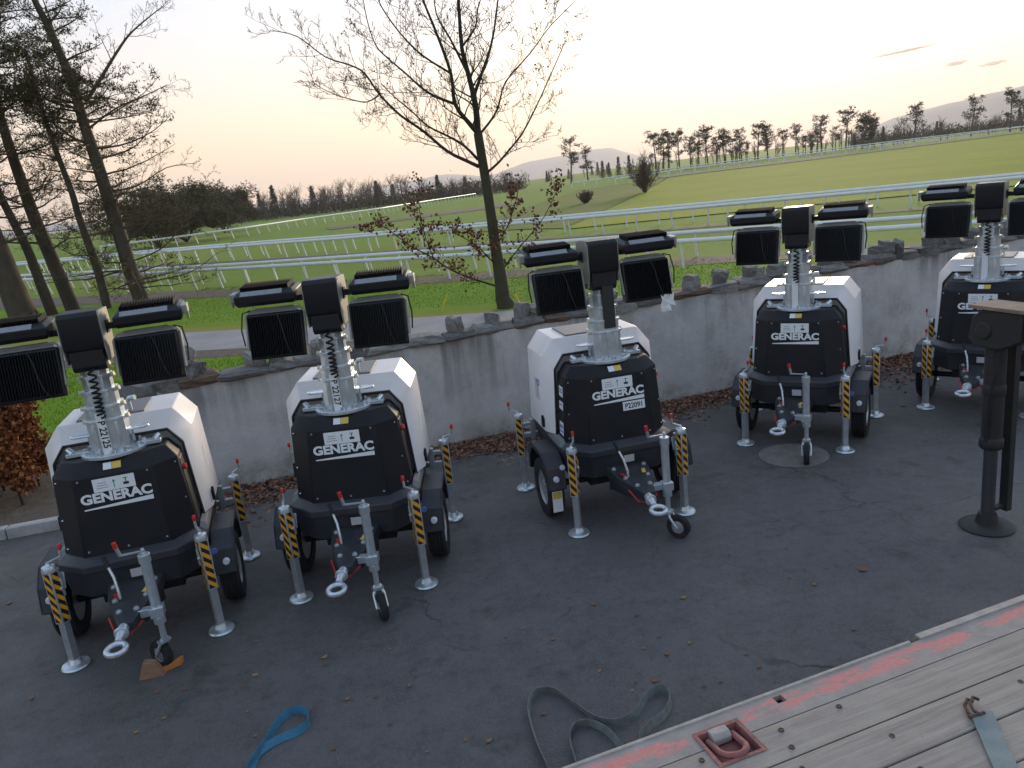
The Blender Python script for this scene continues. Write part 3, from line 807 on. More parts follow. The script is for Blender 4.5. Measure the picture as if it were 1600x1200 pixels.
def lamp_fins(b):
    for k in range(22):
        x = -.195 + k * .0186; b.box((x, -.052, 0), (.005, .03, .31))
def lamp_glass(b): b.box((0, .098, 0), (.38, .006, .29))
def lamp_bracket(b):
    w = .226
    b.tube([(-w, -.03, -.10), (-w, -.015, .0), (-w, .0, .16), (-w + .03, .01, .205), (w - .03, .01, .205), (w, .0, .16), (w, -.015, 0), (w, -.03, -.10)], .010, 6)
    b.loft([[(-.20, -.030, .177), (.20, -.030, .177), (.185, .09, .172), (-.185, .09, .172)], [(-.15, .015, .222), (.15, .015, .222), (.14, .085, .225), (-.14, .085, .225)]])
def lamp_cable(s2):
    def f(b):
        b.tube([(.03, -.07, .17), (.06, -.085, .08), (.075, -.085, -.03), (.10, -.085, -.12), (.12, -.05, -.17)], .0055, 6)
    def g(b):
        b.tube([(s2 * .19, .0, .21), (s2 * .245, -.02, .19), (s2 * .262, -.03, .06), (s2 * .25, -.02, -.06)], .006, 6)
    return f, g
def top_fins(b):
    for k in range(20):
        x = -.18 + k * .019; b.box((x, .012, .066), (.004, .20, .04))
def top_body(b):
    b.loft([[(-.215, -.115, -.06), (.215, -.115, -.06), (.215, .135, -.06), (-.215, .135, -.06)], [(-.23, -.14, -.03), (.23, -.14, -.03), (.23, .16, -.03), (-.23, .16, -.03)],
            [(-.23, -.14, .025), (.23, -.14, .025), (.23, .16, .025), (-.23, .16, .025)], [(-.205, -.09, .05), (.205, -.09, .05), (.205, .13, .05), (-.205, .13, .05)]])
def top_plate(b): b.loft([[(-.18, -.137, .027), (.14, -.137, .027), (.14, -.094, .052), (-.18, -.094, .052)], [(-.18, -.141, .030), (.14, -.141, .030), (.14, -.098, .056), (-.18, -.098, .056)]])
def top_box(s2):
    def f(b): b.box((s2 * .245, -.05, .012), (.045, .11, .062)); b.box((s2 * .262, -.08, -.03), (.015, .03, .06))
    return f
def f_louvre(sx):
    def f(b):
        for k in range(3):
            y = .2 + k * .05; x0 = sx * .5855; x1 = sx * .5762
            vs = [(x0, y, 1.12), (x0, y + .03, 1.12), (x1, y + .075, 1.33), (x1, y + .045, 1.33)]
            b.add(vs + [(v[0] + sx * .004, v[1], v[2]) for v in vs], [(0, 1, 2, 3), (4, 5, 6, 7), (0, 1, 5, 4), (1, 2, 6, 5), (2, 3, 7, 6), (3, 0, 4, 7)])
    return f
def hood_front(u, z, off=.002):
    """point on the sloping front face of the hood; u across, z up"""
    t = (z - .78) / (1.452 - .78); y = -.545 + t * .04
    return Vector((u, y - off, z))
FU = Vector((0, .04, .672)).normalized()
def f_info(b): b.plate(hood_front(.0, 1.372), (1, 0, 0), FU, .30, .105, .002)
def f_arrow(b):
    for (c, w, h) in (((-.0, 1.362), .006, .05),): b.plate(hood_front(c[0], c[1], .005), (1, 0, 0), FU, w, h, .001)
    p = [hood_front(-.012, 1.385, .0055), hood_front(.012, 1.385, .0055), hood_front(0, 1.405, .0055)]
    b.add(p, [(0, 1, 2)])
def f_icon(b):
    b.plate(hood_front(.085, 1.358, .005), (1, 0, 0), FU, .04, .02, .001); b.plate(hood_front(.085, 1.385, .005), (1, 0, 0), FU, .006, .03, .001)
    b.plate(hood_front(.085, 1.400, .005), (1, 0, 0), FU, .03, .005, .001)
    for k in range(3): b.plate(hood_front(-.085, 1.35 + k * .02, .005), (1, 0, 0), FU, .09 - .015 * k, .003, .001)
def f_under(b):
    a = [hood_front(-.245, 1.190), hood_front(.255, 1.190), hood_front(.255, 1.226), hood_front(-.245, 1.199)]
    b.add(a + [v + Vector((0, -.002, 0)) for v in a], [(0, 1, 2, 3), (4, 5, 6, 7), (0, 1, 5, 4), (1, 2, 6, 5), (2, 3, 7, 6), (3, 0, 4, 7)])
SLU = Vector((0, .10, .10)).normalized()
def f_ystick(b): b.plate((.035, -.457, 1.500), (1, 0, 0), SLU, .065, .06, .002)
def f_wstick(b): b.plate((-.03, -.457, 1.500), (1, 0, 0), SLU, .06, .06, .002)
def f_hoodbolts(b):
    for u, z in ((-.25, 1.425), (.25, 1.425), (-.285, .86), (.285, .86), (.0, .85)):
        p = hood_front(u, z, 0); b.lathe([(0, -.008), (.006, -.008), (.009, .0)], p, 'y', 8)
    for s2 in (-1, 1):
        for t, z in ((.85, 1.41), (.85, 1.10), (.85, .86)):
            q = (z - .78) / .672
            a = Vector((s2 * (.325 - .04 * q), -.545 + .04 * q, z)); c = Vector((s2 * (.505 - .045 * q), -.345, z)); p = a.lerp(c, t)
            n = Vector((s2 * .78, -.62, 0)); b.cyl(p - n * .002, p + n * .007, .008, .005, n=8)
def f_control(sx):
    def f(b):
        b.loft([[(sx * .499, -.325, .86), (sx * .499, -.135, .86), (sx * .462, -.135, 1.42), (sx * .462, -.325, 1.42)], [(sx * .506, -.32, .865), (sx * .506, -.14, .865), (sx * .469, -.14, 1.415), (sx * .469, -.32, 1.415)]])
    return f
def f_estop(sx):
    def f(b): b.lathe([(.0, 0), (.024, 0), (.026, .012), (.022, .026), (0, .028)] if sx > 0 else [(0, -.028), (.022, -.026), (.026, -.012), (.024, 0), (0, 0)], (sx * .474, -.27, 1.33), 'x', 16)
    return f
def f_sidestick(sx):
    def f(b):
        for z, h in ((1.30, .10), (1.16, .08), (.93, .13)):
            t = (z - .86) / .56; x = sx * (.5075 - .037 * t)
            b.plate((x, -.235, z), (0, -sx, 0), (-sx * .0625, 0, 1), .12, h, .002)
    return f
def f_sideprint(sx):
    def f(b):
        for z, h in ((1.32, .012), (1.295, .012), (1.17, .012), (.95, .03), (.90, .02)):
            t = (z - .86) / .56; x = sx * (.5100 - .037 * t)
            b.plate((x, -.235, z), (0, -sx, 0), (-sx * .0625, 0, 1), .09, h, .001)
    return f
def f_latch(sx):
    def f(b): b.box((sx * .605, .07, .92), (.03, .05, .09)); b.box((sx * .61, .07, .97), (.02, .03, .05))
    return f
def f_sidebox(sx):
    def f(b):
        b.loft([[(sx * .50, -.36, .785), (sx * .57, -.36, .775), (sx * .57, .10, .775), (sx * .50, .10, .785)], [(sx * .51, -.31, .845), (sx * .555, -.31, .83), (sx * .555, .08, .83), (sx * .51, .08, .845)]])
    return f
def f_hatch(b): b.prism([(-.30, .06), (.22, .06), (.22, .54), (-.30, .54)], 'z', 1.760, 1.780)
def f_exhaust(b):
    b.tube([(.10, .14, 1.78), (.10, .14, 1.86), (.12, .12, 1.885), (.165, .10, 1.89)], .022, 12)
def f_reflector(sx):
    def f(b):
        b.lathe([(0, -.022), (.024, -.020), (.030, -.008), (.030, .01)], (sx * .665, -.462, .505), 'y', 16)
    return f
def f_bluedot(sx):
    def f(b): b.lathe([(0, -.006), (.026, -.005), (.028, .004)], (sx * .585, -.425, .60), 'y', 14)
    return f
def f_idplate(b): b.plate((.03, -.6085, .645), (1, 0, 0), (0, -.03, 1), .10, .07, .003)
def f_redtag(b): b.plate((-.11, -.80, .566), (1, .35, 0), (-.3, .9, .08), .03, .07, .004)
def f_ytag(b): b.plate((.10, -.78, .567), (1, -.3, 0), (.25, .9, .1), .035, .08, .003)
def f_under_box(b):
    b.box((0, .05, .42), (.62, .9, .14)); b.cyl((-.60, WHEEL_Y, .30), (.60, WHEEL_Y, .30), .035, n=12)
def f_cablered(b): b.tube([(-.14, -1.00, .50), (-.09, -1.12, .42), (.02, -1.15, .41), (.10, -1.08, .46)], .006, 6)
def f_lightgrey_pole(b): b.tube([(-.005, -.87, .565), (0, -.87, .62)], .02, 8)

def tower(label, loc, yaw, mast_text=None, hood_text=None, swing=0.25, dark_mast=False, info=True, top_print=None, side_logo=False, torn=False, guard_sticker=False):
    t = thing('light_tower', label, 'light tower', loc, math.radians(yaw), 'mobile light towers parked along the wall')
    # body
    sk = part('chassis_skirt', 'skirt', f_skirt, skirtm, t, bevel=.008)
    for sx in (-1, 1): part('side_rail_cover', ('sidebox', sx), f_sidebox(sx), greym, sk, bevel=.004)
    part('data_plate', 'idplate', f_idplate, decalp, sk)
    for sx in (-1, 1): part('round_badge', ('bdot', sx), f_bluedot(sx), decalb if sx > 0 else lens_m, sk)
    part('axle_frame', 'underbox', f_under_box, black, t, bevel=.006)
    hd = part('hood', 'hood', f_hood, hoodm, t, bevel=.010)
    part('panel_bolt', 'hoodbolts', f_hoodbolts, zinc, hd)
    part('logo_bar', 'underline', f_under, decalw, hd)
    place_text(text_mesh('GENERAC', .104, decalw, 1.10, .0042), hd, hood_front(0.0, 1.272, .002), (1, 0, 0), FU, 'brand_lettering')
    if info:
        part('information_sticker', 'info', f_info, decalw, hd)
        part('arrow_print', 'arrow', f_arrow, decalg, hd); part('icon_print', 'icon', f_icon, decalk, hd)
    part('warning_sticker', 'ystick', f_ystick, decaly, hd); part('white_label', 'wstick', f_wstick, decalw, hd)
    for sx in (-1, 1): part('control_panel', ('ctl', sx), f_control(sx), black if sx > 0 else hoodm, hd, bevel=.003)
    part('emergency_stop', ('es', 1), f_estop(1), redp, hd)
    part('side_sticker', ('ss', -1), f_sidestick(-1), decalw, hd); part('sticker_print', ('sp', -1), f_sideprint(-1), decalb, hd)
    if hood_text:
        def f_pl(b): b.plate(hood_front(.145, 1.135, .003), (1, 0, 0), FU, .22, .085, .003)
        pl = part('number_sticker', 'numplate', f_pl, decalw, hd)
        place_text(text_mesh(hood_text, .072, decalk, .85, .001), hd, hood_front(.145, 1.133, .007), (1, 0, 0), FU, 'sticker_lettering')
    cn = part('canopy', 'canopy', f_canopy, white, t, bevel=.006)
    part('rubber_seal', 'seal', f_seal, rubber, cn)
    part('top_hatch', 'hatch', f_hatch, greym, cn, bevel=.004); part('exhaust', 'exh', f_exhaust, galv, cn)
    for sx in (-1, 1): part('latch', ('latch', sx), f_latch(sx), black, cn, bevel=.004)
    for sx in (-1, 1): part('side_vent', ('louvre', sx), f_louvre(sx), decalp if sx < 0 else decalw, cn)
    if top_print:
        def f_tp(b):
            ux = Vector((0, 1, 0)); uy = Vector((-.125, 0, .165)).normalized()
            for k, w in ((0, .16), (1, .13)): b.plate(Vector((.513 - .022 * k, .22, 1.6686 + .029 * k)) + Vector((.0016, 0, .0012)), ux, uy, w, .018, .0015)
        part('chamfer_print', 'tprint', f_tp, decalo, cn)
    if side_logo:
        def f_sl(b): b.torus((-.5795, .22, 1.30), .03, .005, Matrix.Rotation(math.pi / 2, 3, 'Y') @ Matrix.Scale(1, 3), 16, 4); b.plate((-.583, .26, 1.29), (0, -1, 0), (0, .3, 1), .012, .09, .002)
        part('blue_logo', 'slogo', f_sl, decalb, cn)
    # mudguards and wheels
    for sx in (-1, 1):
        mg = part('mudguard', ('guard', sx), f_guard(sx), skirtm, t, bevel=.004)
        part('reflector', ('refl', sx), f_reflector(sx), lens_m, mg)
        if guard_sticker and sx < 0:
            def f_gs(b): b.plate((-.655, -.398, .25), (1, 0, 0), (0, -.05, 1), .10, .22, .002)
            def f_gs2(b): b.plate((-.655, -.4035, .315), (1, 0, 0), (0, -.05, 1), .085, .07, .002)
            part('white_mudflap_sticker', 'gs', f_gs, decalw, mg); part('yellow_mudflap_sticker', 'gs2', f_gs2, decaly, mg)
        wh = part('wheel', ('rim', sx), f_rim(sx), rim_m, t); wh.location = (sx * .648, WHEEL_Y, .298)
        part('tyre', 'tyre', f_tyre, rubber, wh)
    # stabiliser legs
    rv = random.Random(label)
    for i, (x, y, rz, cr) in enumerate([(-.545, -.66, -.55, .5), (.545, -.66, .42, -.35), (-.735, .665, -.3, .9), (.735, .665, .3, -.9)]):
        sx = -1 if x < 0 else 1
        lg = part('stabiliser_leg', 'legouter', f_legouter, galv, t, bevel=.004); lg.location = (x, y, 0); lg.rotation_euler = (0, 0, rz)
        part('inner_tube', 'leginner', f_leginner, galv_dull, lg, bevel=.004)
        part('foot_plate', 'foot', f_foot, galv, lg); part('leg_collar', 'collar', f_collar, galv, lg)
        part('hazard_stripe', 'stripes', f_stripes, stripe, lg, smooth=0)
        ck = part('crank_handle', 'crank', f_crank, galv_dull, lg, bevel=.002); cr += rv.uniform(-.7, .7); ck.rotation_euler = (0, 0, cr)
        cp = part('red_cap', 'cap', f_cap, redp, lg); cp.rotation_euler = (0, 0, cr)
        part('leg_bracket', ('brF', sx) if i < 2 else ('brR', sx), f_bracketF(sx) if i < 2 else f_bracketR(sx), galv_dull, t, bevel=.004)
    # drawbar
    db = part('drawbar', 'draw', f_draw, skirtm, t, bevel=.006)
    part('bolt', 'bolts', f_bolts, zinc, db); part('coupling_ring', 'coup', f_coupling, zinc, db)
    part('red_tag', 'redtag', f_redtag, redp, db); part('yellow_tag', 'ytag', f_ytag, decaly, db); part('breakaway_cable', 'redc', f_cablered, redp, db)
    br = part('brake_lever', 'brake', f_brake, zinc, t); part('brake_grip', 'brakegrip', f_brakegrip, black, br)
    jp = part('jockey_post', 'jpost', f_post_j, galv, t, bevel=.003)
    part('jockey_crank', 'jcrank', f_crank_j, galv_dull, jp, bevel=.002); part('red_cap', 'jcap', f_cap_j, redp, jp)
    fi, ft, fr = jockey_low(swing)
    jw = part('jockey_wheel', ('jin', swing), fi, galv, t); part('jockey_tyre', ('jty', swing), ft, rubber, jw); part('jockey_rim', ('jrim', swing), fr, rim_m, jw)
    # mast
    tt = part('mast_base', 'turn', f_turn, galv, t, bevel=.003); part('base_bolt', 'turnb', f_turnbolts, zinc, tt)
    for s2 in (-1, 1): part('mast_handle', ('wing', s2), f_wings(s2), zinc, t)
    first = None
    for i in range(5):
        o = part('mast_section', ('sec', i), f_sec(i), galv, t, bevel=.003)
        first = first or o
    part('guide_pad', 'pads', f_pads, cream, first)
    if not dark_mast: part('coil_cable', 'coil', f_coil, rubber, t)
    else:
        def f_sl2(b): b.box((.025, MY - .112, 2.07), (.11, .06, .40))
        part('cable_cover', 'ccover', f_sl2, cranek, t, bevel=.006)
    if not dark_mast:
        def f_strip(b): b.box((-.012, MY - .158, 1.735), (.064, .006, .34))
        sp = part('number_strip', 'nstrip', f_strip, decalw, t)
        if mast_text:
            place_text(text_mesh(mast_text, .072, decalk, .95, .0012), sp, (-.012, MY - .1625, 1.735), (0, 0, -1), (1, 0, 0), 'strip_lettering')
    hb = part('mast_head', 'head', f_head, black, t, bevel=.008)
    part('head_neck', 'headlow', f_headlow, black, hb, bevel=.006); part('head_side_plate', 'headside', f_headside, beige, hb)
    # floodlights
    for s2 in (-1, 1):
        part('lamp_arm', ('arm', s2), f_arm(s2), black, t, bevel=.005)
        c = (s2 * LX, -.31, 2.262); a = -.20
        fl = part('floodlight', ('lb', s2), local_fn(lamp_body, c, a), black, t, bevel=.006)
        part('cooling_fins', ('lf', s2), local_fn(lamp_fins, c, a), fin_m, fl); part('lamp_glass', ('lg', s2), local_fn(lamp_glass, c, a), fin_m, fl)
        part('lamp_bracket', ('lbr', s2), local_fn(lamp_bracket, c, a), beige, fl); [part('lamp_cable', ('lc', s2, k), local_fn(lamp_cable(s2)[k], c, a), rubber, fl) for k in (0, 1)]
        c = (s2 * .475, -.20, 2.60); a = .10
        fl = part('floodlight', ('tb', s2), local_fn(top_body, c, a), black, t, bevel=.006)
        part('cooling_fins', ('tf', s2), local_fn(top_fins, c, a), fin_m, fl); part('cover_plate', ('tp', s2), local_fn(top_plate, c, a), lampgrey, fl)
        part('junction_box', ('tj', s2), local_fn(top_box(s2), c, a), beige, fl, bevel=.004)
    if torn:
        pts = []
        def f_torn(b):
            g = [[(.53 + .046 * i + .012 * math.sin(j * 2.1 + i), -.405 - .014 * math.sin(i * 1.9 + j), 2.12 - .055 * j + .01 * math.sin(i * 3 + j)) for i in range(4)] for j in range(4)]
            for j in range(3):
                for i in range(3):
                    if (i, j) in ((2, 2),): continue
                    b.add([g[j][i], g[j][i + 1], g[j + 1][i + 1], g[j + 1][i]], [(0, 1, 2, 3)])
        part('torn_paper', 'torn', f_torn, paper, t, smooth=0)
    return t

tower('light tower marked P 22125 with a wooden chock at its jockey wheel', (-3.29, 6.15, .012), 15.5, 'P 22125', swing=-2.4)
tower('black and white light tower with mast marked P 22127', (-1.48, 6.70, .012), .5, 'P 22127', swing=.35, top_print=True)
tower('light tower with P22091 sticker on its hood and torn paper on a lamp', (.88, 7.45, .012), 11.5, None, 'P22091', swing=.75, dark_mast=True, side_logo=True, torn=True, guard_sticker=True)
tower('light tower standing behind a round worn cover in the asphalt', (3.49, 8.86, .012), -31, None, swing=.15)
tower('light tower partly hidden by the dark crane outrigger leg', (5.98, 9.29, .012), -40, None, swing=.2)

# wooden chock at the first tower's jockey wheel
ck = thing('wheel_chock', 'brown wooden chock with orange end against the jockey wheel', 'chock', tuple(gp(240, 1058)) , math.radians(8))
def f_chock(b): b.loft([[(-.075, -.03, 0), (.075, -.03, 0), (.035, -.03, .10), (-.03, -.03, .115)], [(-.075, .02, 0), (.075, .02, 0), (.035, .02, .10), (-.03, .02, .115)]])
def f_chock2(b): b.loft([[(.05, .0, 0), (.15, .06, 0), (.16, .10, .0), (.06, .06, .0)], [(.05, .0, .03), (.15, .06, .05), (.16, .10, .05), (.06, .06, .03)]])
part('wedge', 'chock', f_chock, woodchock, ck, bevel=.003); part('orange_handle', 'chock2', f_chock2, chock_end, ck, bevel=.004)
ck.location.z = .012; ck.scale = (1.25, 1.25, 1.2)

# ------------------------------------------------------------------ worn round cover in the asphalt
p = gp(1240, 713)
def f_cover(b):
    pr = []
    b.lathe([(0, 0), (.37, 0), (.375, .006), (.345, .008), (.335, .005), (0, .005)], (0, 0, 0), 'z', 32)
cv = obj('drain_cover', (lambda b: (f_cover(b), b.mesh('drain_cover', castiron))[1])(MB()), None, (p.x, p.y, .012))
tag(cv, 'worn round brown-grey cover set flush in the asphalt', 'drain cover')

# ------------------------------------------------------------------ webbing straps on the ground
def catmull(P, n=10):
    out = []
    P = [P[0]] + P + [P[-1]]
    for i in range(1, len(P) - 2):
        for k in range(n):
            t = k / n; a, b, c, d = P[i - 1], P[i], P[i + 1], P[i + 2]
            out.append(.5 * ((2 * b) + (c - a) * t + (2 * a - 5 * b + 4 * c - d) * t * t + (3 * b - a - 3 * c + d) * t ** 3))
    return out + [P[-2]]
def ribbon(name, pts, m, label, cat, width=.05, lean=None, z0=.014):
    C = catmull([Vector((p[0], p[1], p[2] if len(p) > 2 else 0)) for p in pts]); b = MB(); loops = []
    for i, p in enumerate(C):
        t = (C[min(i + 1, len(C) - 1)] - C[max(i - 1, 0)]); t.z = 0; t.normalize(); nrm = Vector((-t.y, t.x, 0))
        k = i / (len(C) - 1); la = lean(k) if lean else .3
        up = (Vector((0, 0, 1)) * math.cos(la) + nrm * math.sin(la)) * width; th = (nrm * math.cos(la) - Vector((0, 0, 1)) * math.sin(la)) * .0018
        q = Vector((p.x, p.y, z0 + p.z + .0018))
        loops.append([q - th, q + th, q + th + up, q - th + up])
    b.loft(loops)
    o = obj(name, b.mesh(name, m)); return tag(o, label, cat)
G = lambda x, y: tuple(gp(x, y))
ribbon('webbing_strap', [G(372, 1235), G(392, 1203), G(418, 1168), G(440, 1135), G(462, 1119), G(480, 1122), G(484, 1138), G(468, 1152), G(436, 1166), G(408, 1186), G(396, 1215), G(380, 1250)], blue_web, 'blue webbing strap looped on the asphalt', 'strap', .055, lambda k: -.5 + .9 * math.sin(k * 5))
ribbon('webbing_strap', [G(880, 1260), G(858, 1205), G(840, 1160), G(829, 1115), G(838, 1090), G(868, 1086), G(902, 1108), G(935, 1132), G(968, 1138), G(998, 1122), G(1016, 1094), G(1036, 1084), G(1049, 1098), G(1044, 1122), G(1018, 1144), G(1002, 1160), G(1000, 1185), G(1010, 1240)], grey_web, 'grey green webbing strap lying in wavy loops beside the plank bed', 'strap', .055, lambda k: .35 * math.sin(k * 14))
ribbon('webbing_strap', [G(920, 1250), G(902, 1200), G(890, 1165), G(896, 1143), G(918, 1138), G(945, 1150), G(966, 1172), G(985, 1195), G(1000, 1240)], grey_web, 'short grey strap loop inside the larger wavy strap', 'strap', .055, lambda k: .25 * math.cos(k * 9))

# ------------------------------------------------------------------ flatbed
BZ = 1.5
bo = Vector((.04, 2.04, 0)); ba = math.atan2(.62, 1.87)
bed = thing('flatbed_trailer', 'weathered plank flatbed with worn red painted steel edge', 'trailer', (bo.x, bo.y, 0), ba)
# local x along the edge, local y: away from the yard is negative -> planks run at -v
def V2(u, v): return (u, -v)
def boardbox(b, u0, u1, v0, v1, z0, z1):
    b.box(((u0 + u1) / 2, -(v0 + v1) / 2, (z0 + z1) / 2), (u1 - u0, v1 - v0, z1 - z0))
PU0, PU1, PV0, PV1 = .425, .592, .057, .212       # lashing ring pocket
HU0, HU1, HV0, HV1 = .762, .797, .022, .056       # stake hole
def f_edge(b):
    z0, z1 = BZ - .02, BZ
    for u0, u1, v0, v1 in [(-3.4, PU0, .008, .127), (PU0, PU1, .008, PV0), (PU1, HU0, .008, .127), (HU0, HU1, .008, HV0), (HU0, HU1, HV1, .127), (HU1, 5.6, .008, .127)]:
        boardbox(b, u0, u1, v0, v1, z0, z1)
class Shift: pass
eb = MB(); f_edge(eb)
# material band runs along local y, so store it with v as +y
me = eb.mesh('edge_board', None)
emat = rededge.copy(); MATS['worn_red_edge_flipped'] = emat
for n in emat.node_tree.nodes:
    if n.type == 'SEPXYZ':
        mm = emat.node_tree.nodes.new('ShaderNodeMath'); mm.operation = 'MULTIPLY'; mm.inputs[1].default_value = -1
        outs = [l.to_socket for l in list(n.outputs['Y'].links)]
        emat.node_tree.links.new(n.outputs['Y'], mm.inputs[0])
        for sck in outs: emat.node_tree.links.new(mm.outputs[0], sck)
me.materials.append(emat); obj('edge_board', me, bed)
def f_lip1(b): boardbox(b, -3.4, 1.395, -.006, .008, BZ - .13, BZ + .004)
def f_lip2(b): boardbox(b, 1.44, 5.6, -.022, .008, BZ - .13, BZ + .006)
edge_steel = mat('pale_edge_steel', (.40, .35, .31), .75, col2=(.28, .25, .22), vscale=18, bump=.3, bscale=60)
part('edge_lip', 'lip1', f_lip1, edge_steel, bed, bevel=.003); part('edge_lip', 'lip2', f_lip2, edge_steel, bed, bevel=.003)
def f_lipbolt(b): b.lathe([(.0, BZ - .012), (.014, BZ - .012), (.014, BZ - .002), (0, BZ)], (1.418, .002, 0), 'z', 10); b.box((1.418, .0, BZ - .07), (.05, .012, .1))
part('edge_bolt', 'lipbolt', f_lipbolt, rust, bed)
v = .131; first = True
while v < 2.45:
    w = .150
    def f_pl(b, v=v, w=w, first=first):
        z0, z1 = BZ - .03, BZ + .001
        if first:
            boardbox(b, -3.4, PU0, v, v + w - .006, z0, z1); boardbox(b, PU0, PU1, PV1, v + w - .006, z0, z1); boardbox(b, PU1, 5.6, v, v + w - .006, z0, z1)
        else: boardbox(b, -3.4, 5.6, v, v + w - .006, z0, z1)
    o = part('plank', ('plank', round(v, 3)), f_pl, bedwood, bed, bevel=0 if first else .004); o.location.z = rnd.uniform(-.002, .002)
    first = False; v += w
def f_pocket(b):
    z = BZ - .035
    b.loft([[(PU0 - .004, -PV0 + .004, BZ + .003), (PU1 + .004, -PV0 + .004, BZ + .003), (PU1 + .004, -PV1 - .004, BZ + .003), (PU0 - .004, -PV1 - .004, BZ + .003)],
            [(PU0 + .010, -PV0 - .010, BZ + .002), (PU1 - .010, -PV0 - .010, BZ + .002), (PU1 - .010, -PV1 + .010, BZ + .002), (PU0 + .010, -PV1 + .010, BZ + .002)],
            [(PU0 + .014, -PV0 - .014, z), (PU1 - .014, -PV0 - .014, z), (PU1 - .014, -PV1 + .014, z), (PU0 + .014, -PV1 + .014, z)]], cap0=False)
pk = part('lashing_pocket', 'pocket', f_pocket, pink_red, bed)
def f_ring(b):
    cu, cv = (PU0 + PU1) / 2, -(PV0 + PV1) / 2
    pts = []
    for k in range(13):
        a = math.pi + math.pi * k / 12
        pts.append((cu + .046 * math.cos(a), cv - .012 + .048 * math.sin(a), BZ - .010 + .012 * abs(math.sin(a))))
    pts = [(cu - .046, cv + .05, BZ - .018)] + pts + [(cu + .046, cv + .05, BZ - .018)]
    b.tube(pts, .011, 10)
def f_strapc(b):
    cu, cv = (PU0 + PU1) / 2, -(PV0 + PV1) / 2
    b.prism([(cv + .03, BZ - .03), (cv + .03, BZ - .008), (cv + .045, BZ + .004), (cv + .075, BZ + .004), (cv + .075, BZ - .03)], 'x', cu - .034, cu + .034)
part('lashing_ring', 'ring', f_ring, pink_red, pk); part('ring_clamp', 'clamp', f_strapc, edge_steel, pk, bevel=.004)
def f_drain(b): b.lathe([(0, BZ - .0345), (.011, BZ - .0345), (.011, BZ - .034), (0, BZ - .034)], ((PU0 + PU1) / 2 + .02, -(PV0 + PV1) / 2 - .02, 0), 'z', 12)
part('drain_hole', 'drain', f_drain, decalk, pk)
def f_hole(b): boardbox(b, HU0 - .01, HU1 + .01, HV0 - .01, HV1 + .01, BZ - .06, BZ - .05)
part('stake_pocket', 'stakep', f_hole, cranek, bed)
def f_screw(b): b.lathe([(0, BZ + .0002), (.010, BZ + .0002), (.009, BZ + .004), (.003, BZ + .0025), (0, BZ + .0025)], (0, 0, 0), 'z', 8)
for u in (-.9, -.25, .36, .66, .95, 1.5, 1.62, 2.1, 2.7):
    for vv in (.165, .245, .335, .39, .485, .54, .64, .69):
        if PU0 - .03 < u < PU1 + .03 and vv < PV1 + .02: continue
        if rnd.random() < .62: continue
        o = part('screw_head', 'screw', f_screw, rust, bed); o.location = (u + rnd.uniform(-.03, .03), -vv + rnd.uniform(-.015, .015), 0); o.scale = (1, 1, 1)
def f_bedframe(b):
    for vv in (.45, 1.95): boardbox(b, -3.3, 5.5, vv, vv + .12, BZ - .40, BZ - .16)
    boardbox(b, -3.4, 5.6, .01, .10, BZ - .15, BZ - .025); boardbox(b, -3.4, 5.6, 2.34, 2.43, BZ - .15, BZ - .035)
    for k in range(9): u = -3.2 + k * 1.05; boardbox(b, u, u + .08, .1, 2.34, BZ - .15, BZ - .036)
part('bed_frame', 'bedframe', f_bedframe, cranek, bed)
def f_bigtyre(b): b.lathe([(.28, -.12), (.42, -.14), (.50, -.12), (.52, -.08), (.52, .08), (.50, .12), (.42, .14), (.28, .12)], (0, 0, 0), 'y', 32, close=True)
def f_bigrim(b): b.lathe([(0, -.08), (.12, -.09), (.25, -.03), (.285, -.11), (.285, .11), (.25, .03), (.12, .09), (0, .08)], (0, 0, 0), 'y', 24); b.box((0, 0, .38), (.16, .14, .84))
for u in (-2.6, -1.5, 4.6):
    for vv in (.45, 2.0):
        w = part('truck_wheel', 'bigrim', f_bigrim, cranek, bed); w.location = (u, -vv, .532); part('tyre', 'bigtyre', f_bigtyre, rubber, w)

# ratchet hook and strap end on the planks
hk = thing('hooked_strap', 'faded teal strap with rusty claw hook lying on the planks', 'strap', tuple(gp(1510, 1095, BZ + .003)))
o0 = gp(1510, 1095, BZ + .003)
hp = [gp(x, y, BZ + .01) - o0 for x, y in [(1521, 1098), (1511, 1094), (1507, 1104), (1513, 1116), (1524, 1122)]]
def f_hook(b):
    for off in (0, .018): b.tube([p2 + Vector((off, 0, .004 + off * .3)) for p2 in hp], .0055, 8)
    b.tube([hp[-1] + Vector((-.02, .0, .006)), hp[-1] + Vector((.035, .01, .006))], .007, 8)
part('claw_hook', 'hook', f_hook, rust, hk)
def f_hstrap(b):
    C = catmull([gp(x, y, BZ + .003) - o0 for x, y in [(1532, 1116), (1548, 1150), (1568, 1195), (1600, 1270), (1630, 1400)]], 8)
    loops = []
    for i, p2 in enumerate(C):
        d = (C[min(i + 1, len(C) - 1)] - C[max(i - 1, 0)]).normalized(); n2 = Vector((-d.y, d.x, 0)) * .033
        k = .012 * math.exp(-i * .25) + .004 * abs(math.sin(i * .5))
        loops.append([p2 - n2 + Vector((0, 0, k)), p2 + n2 + Vector((0, 0, k)), p2 + n2 + Vector((0, 0, k + .004)), p2 - n2 + Vector((0, 0, k + .004))])
    b.loft(loops)
part('webbing', 'hstrap', f_hstrap, teal_web, hk)

# ------------------------------------------------------------------ crane outrigger
og = thing('crane_outrigger', 'dark crane outrigger leg with brown topped beam and round foot on asphalt', 'outrigger', (3.93, 5.98, .012), math.atan2(-.95, .31))
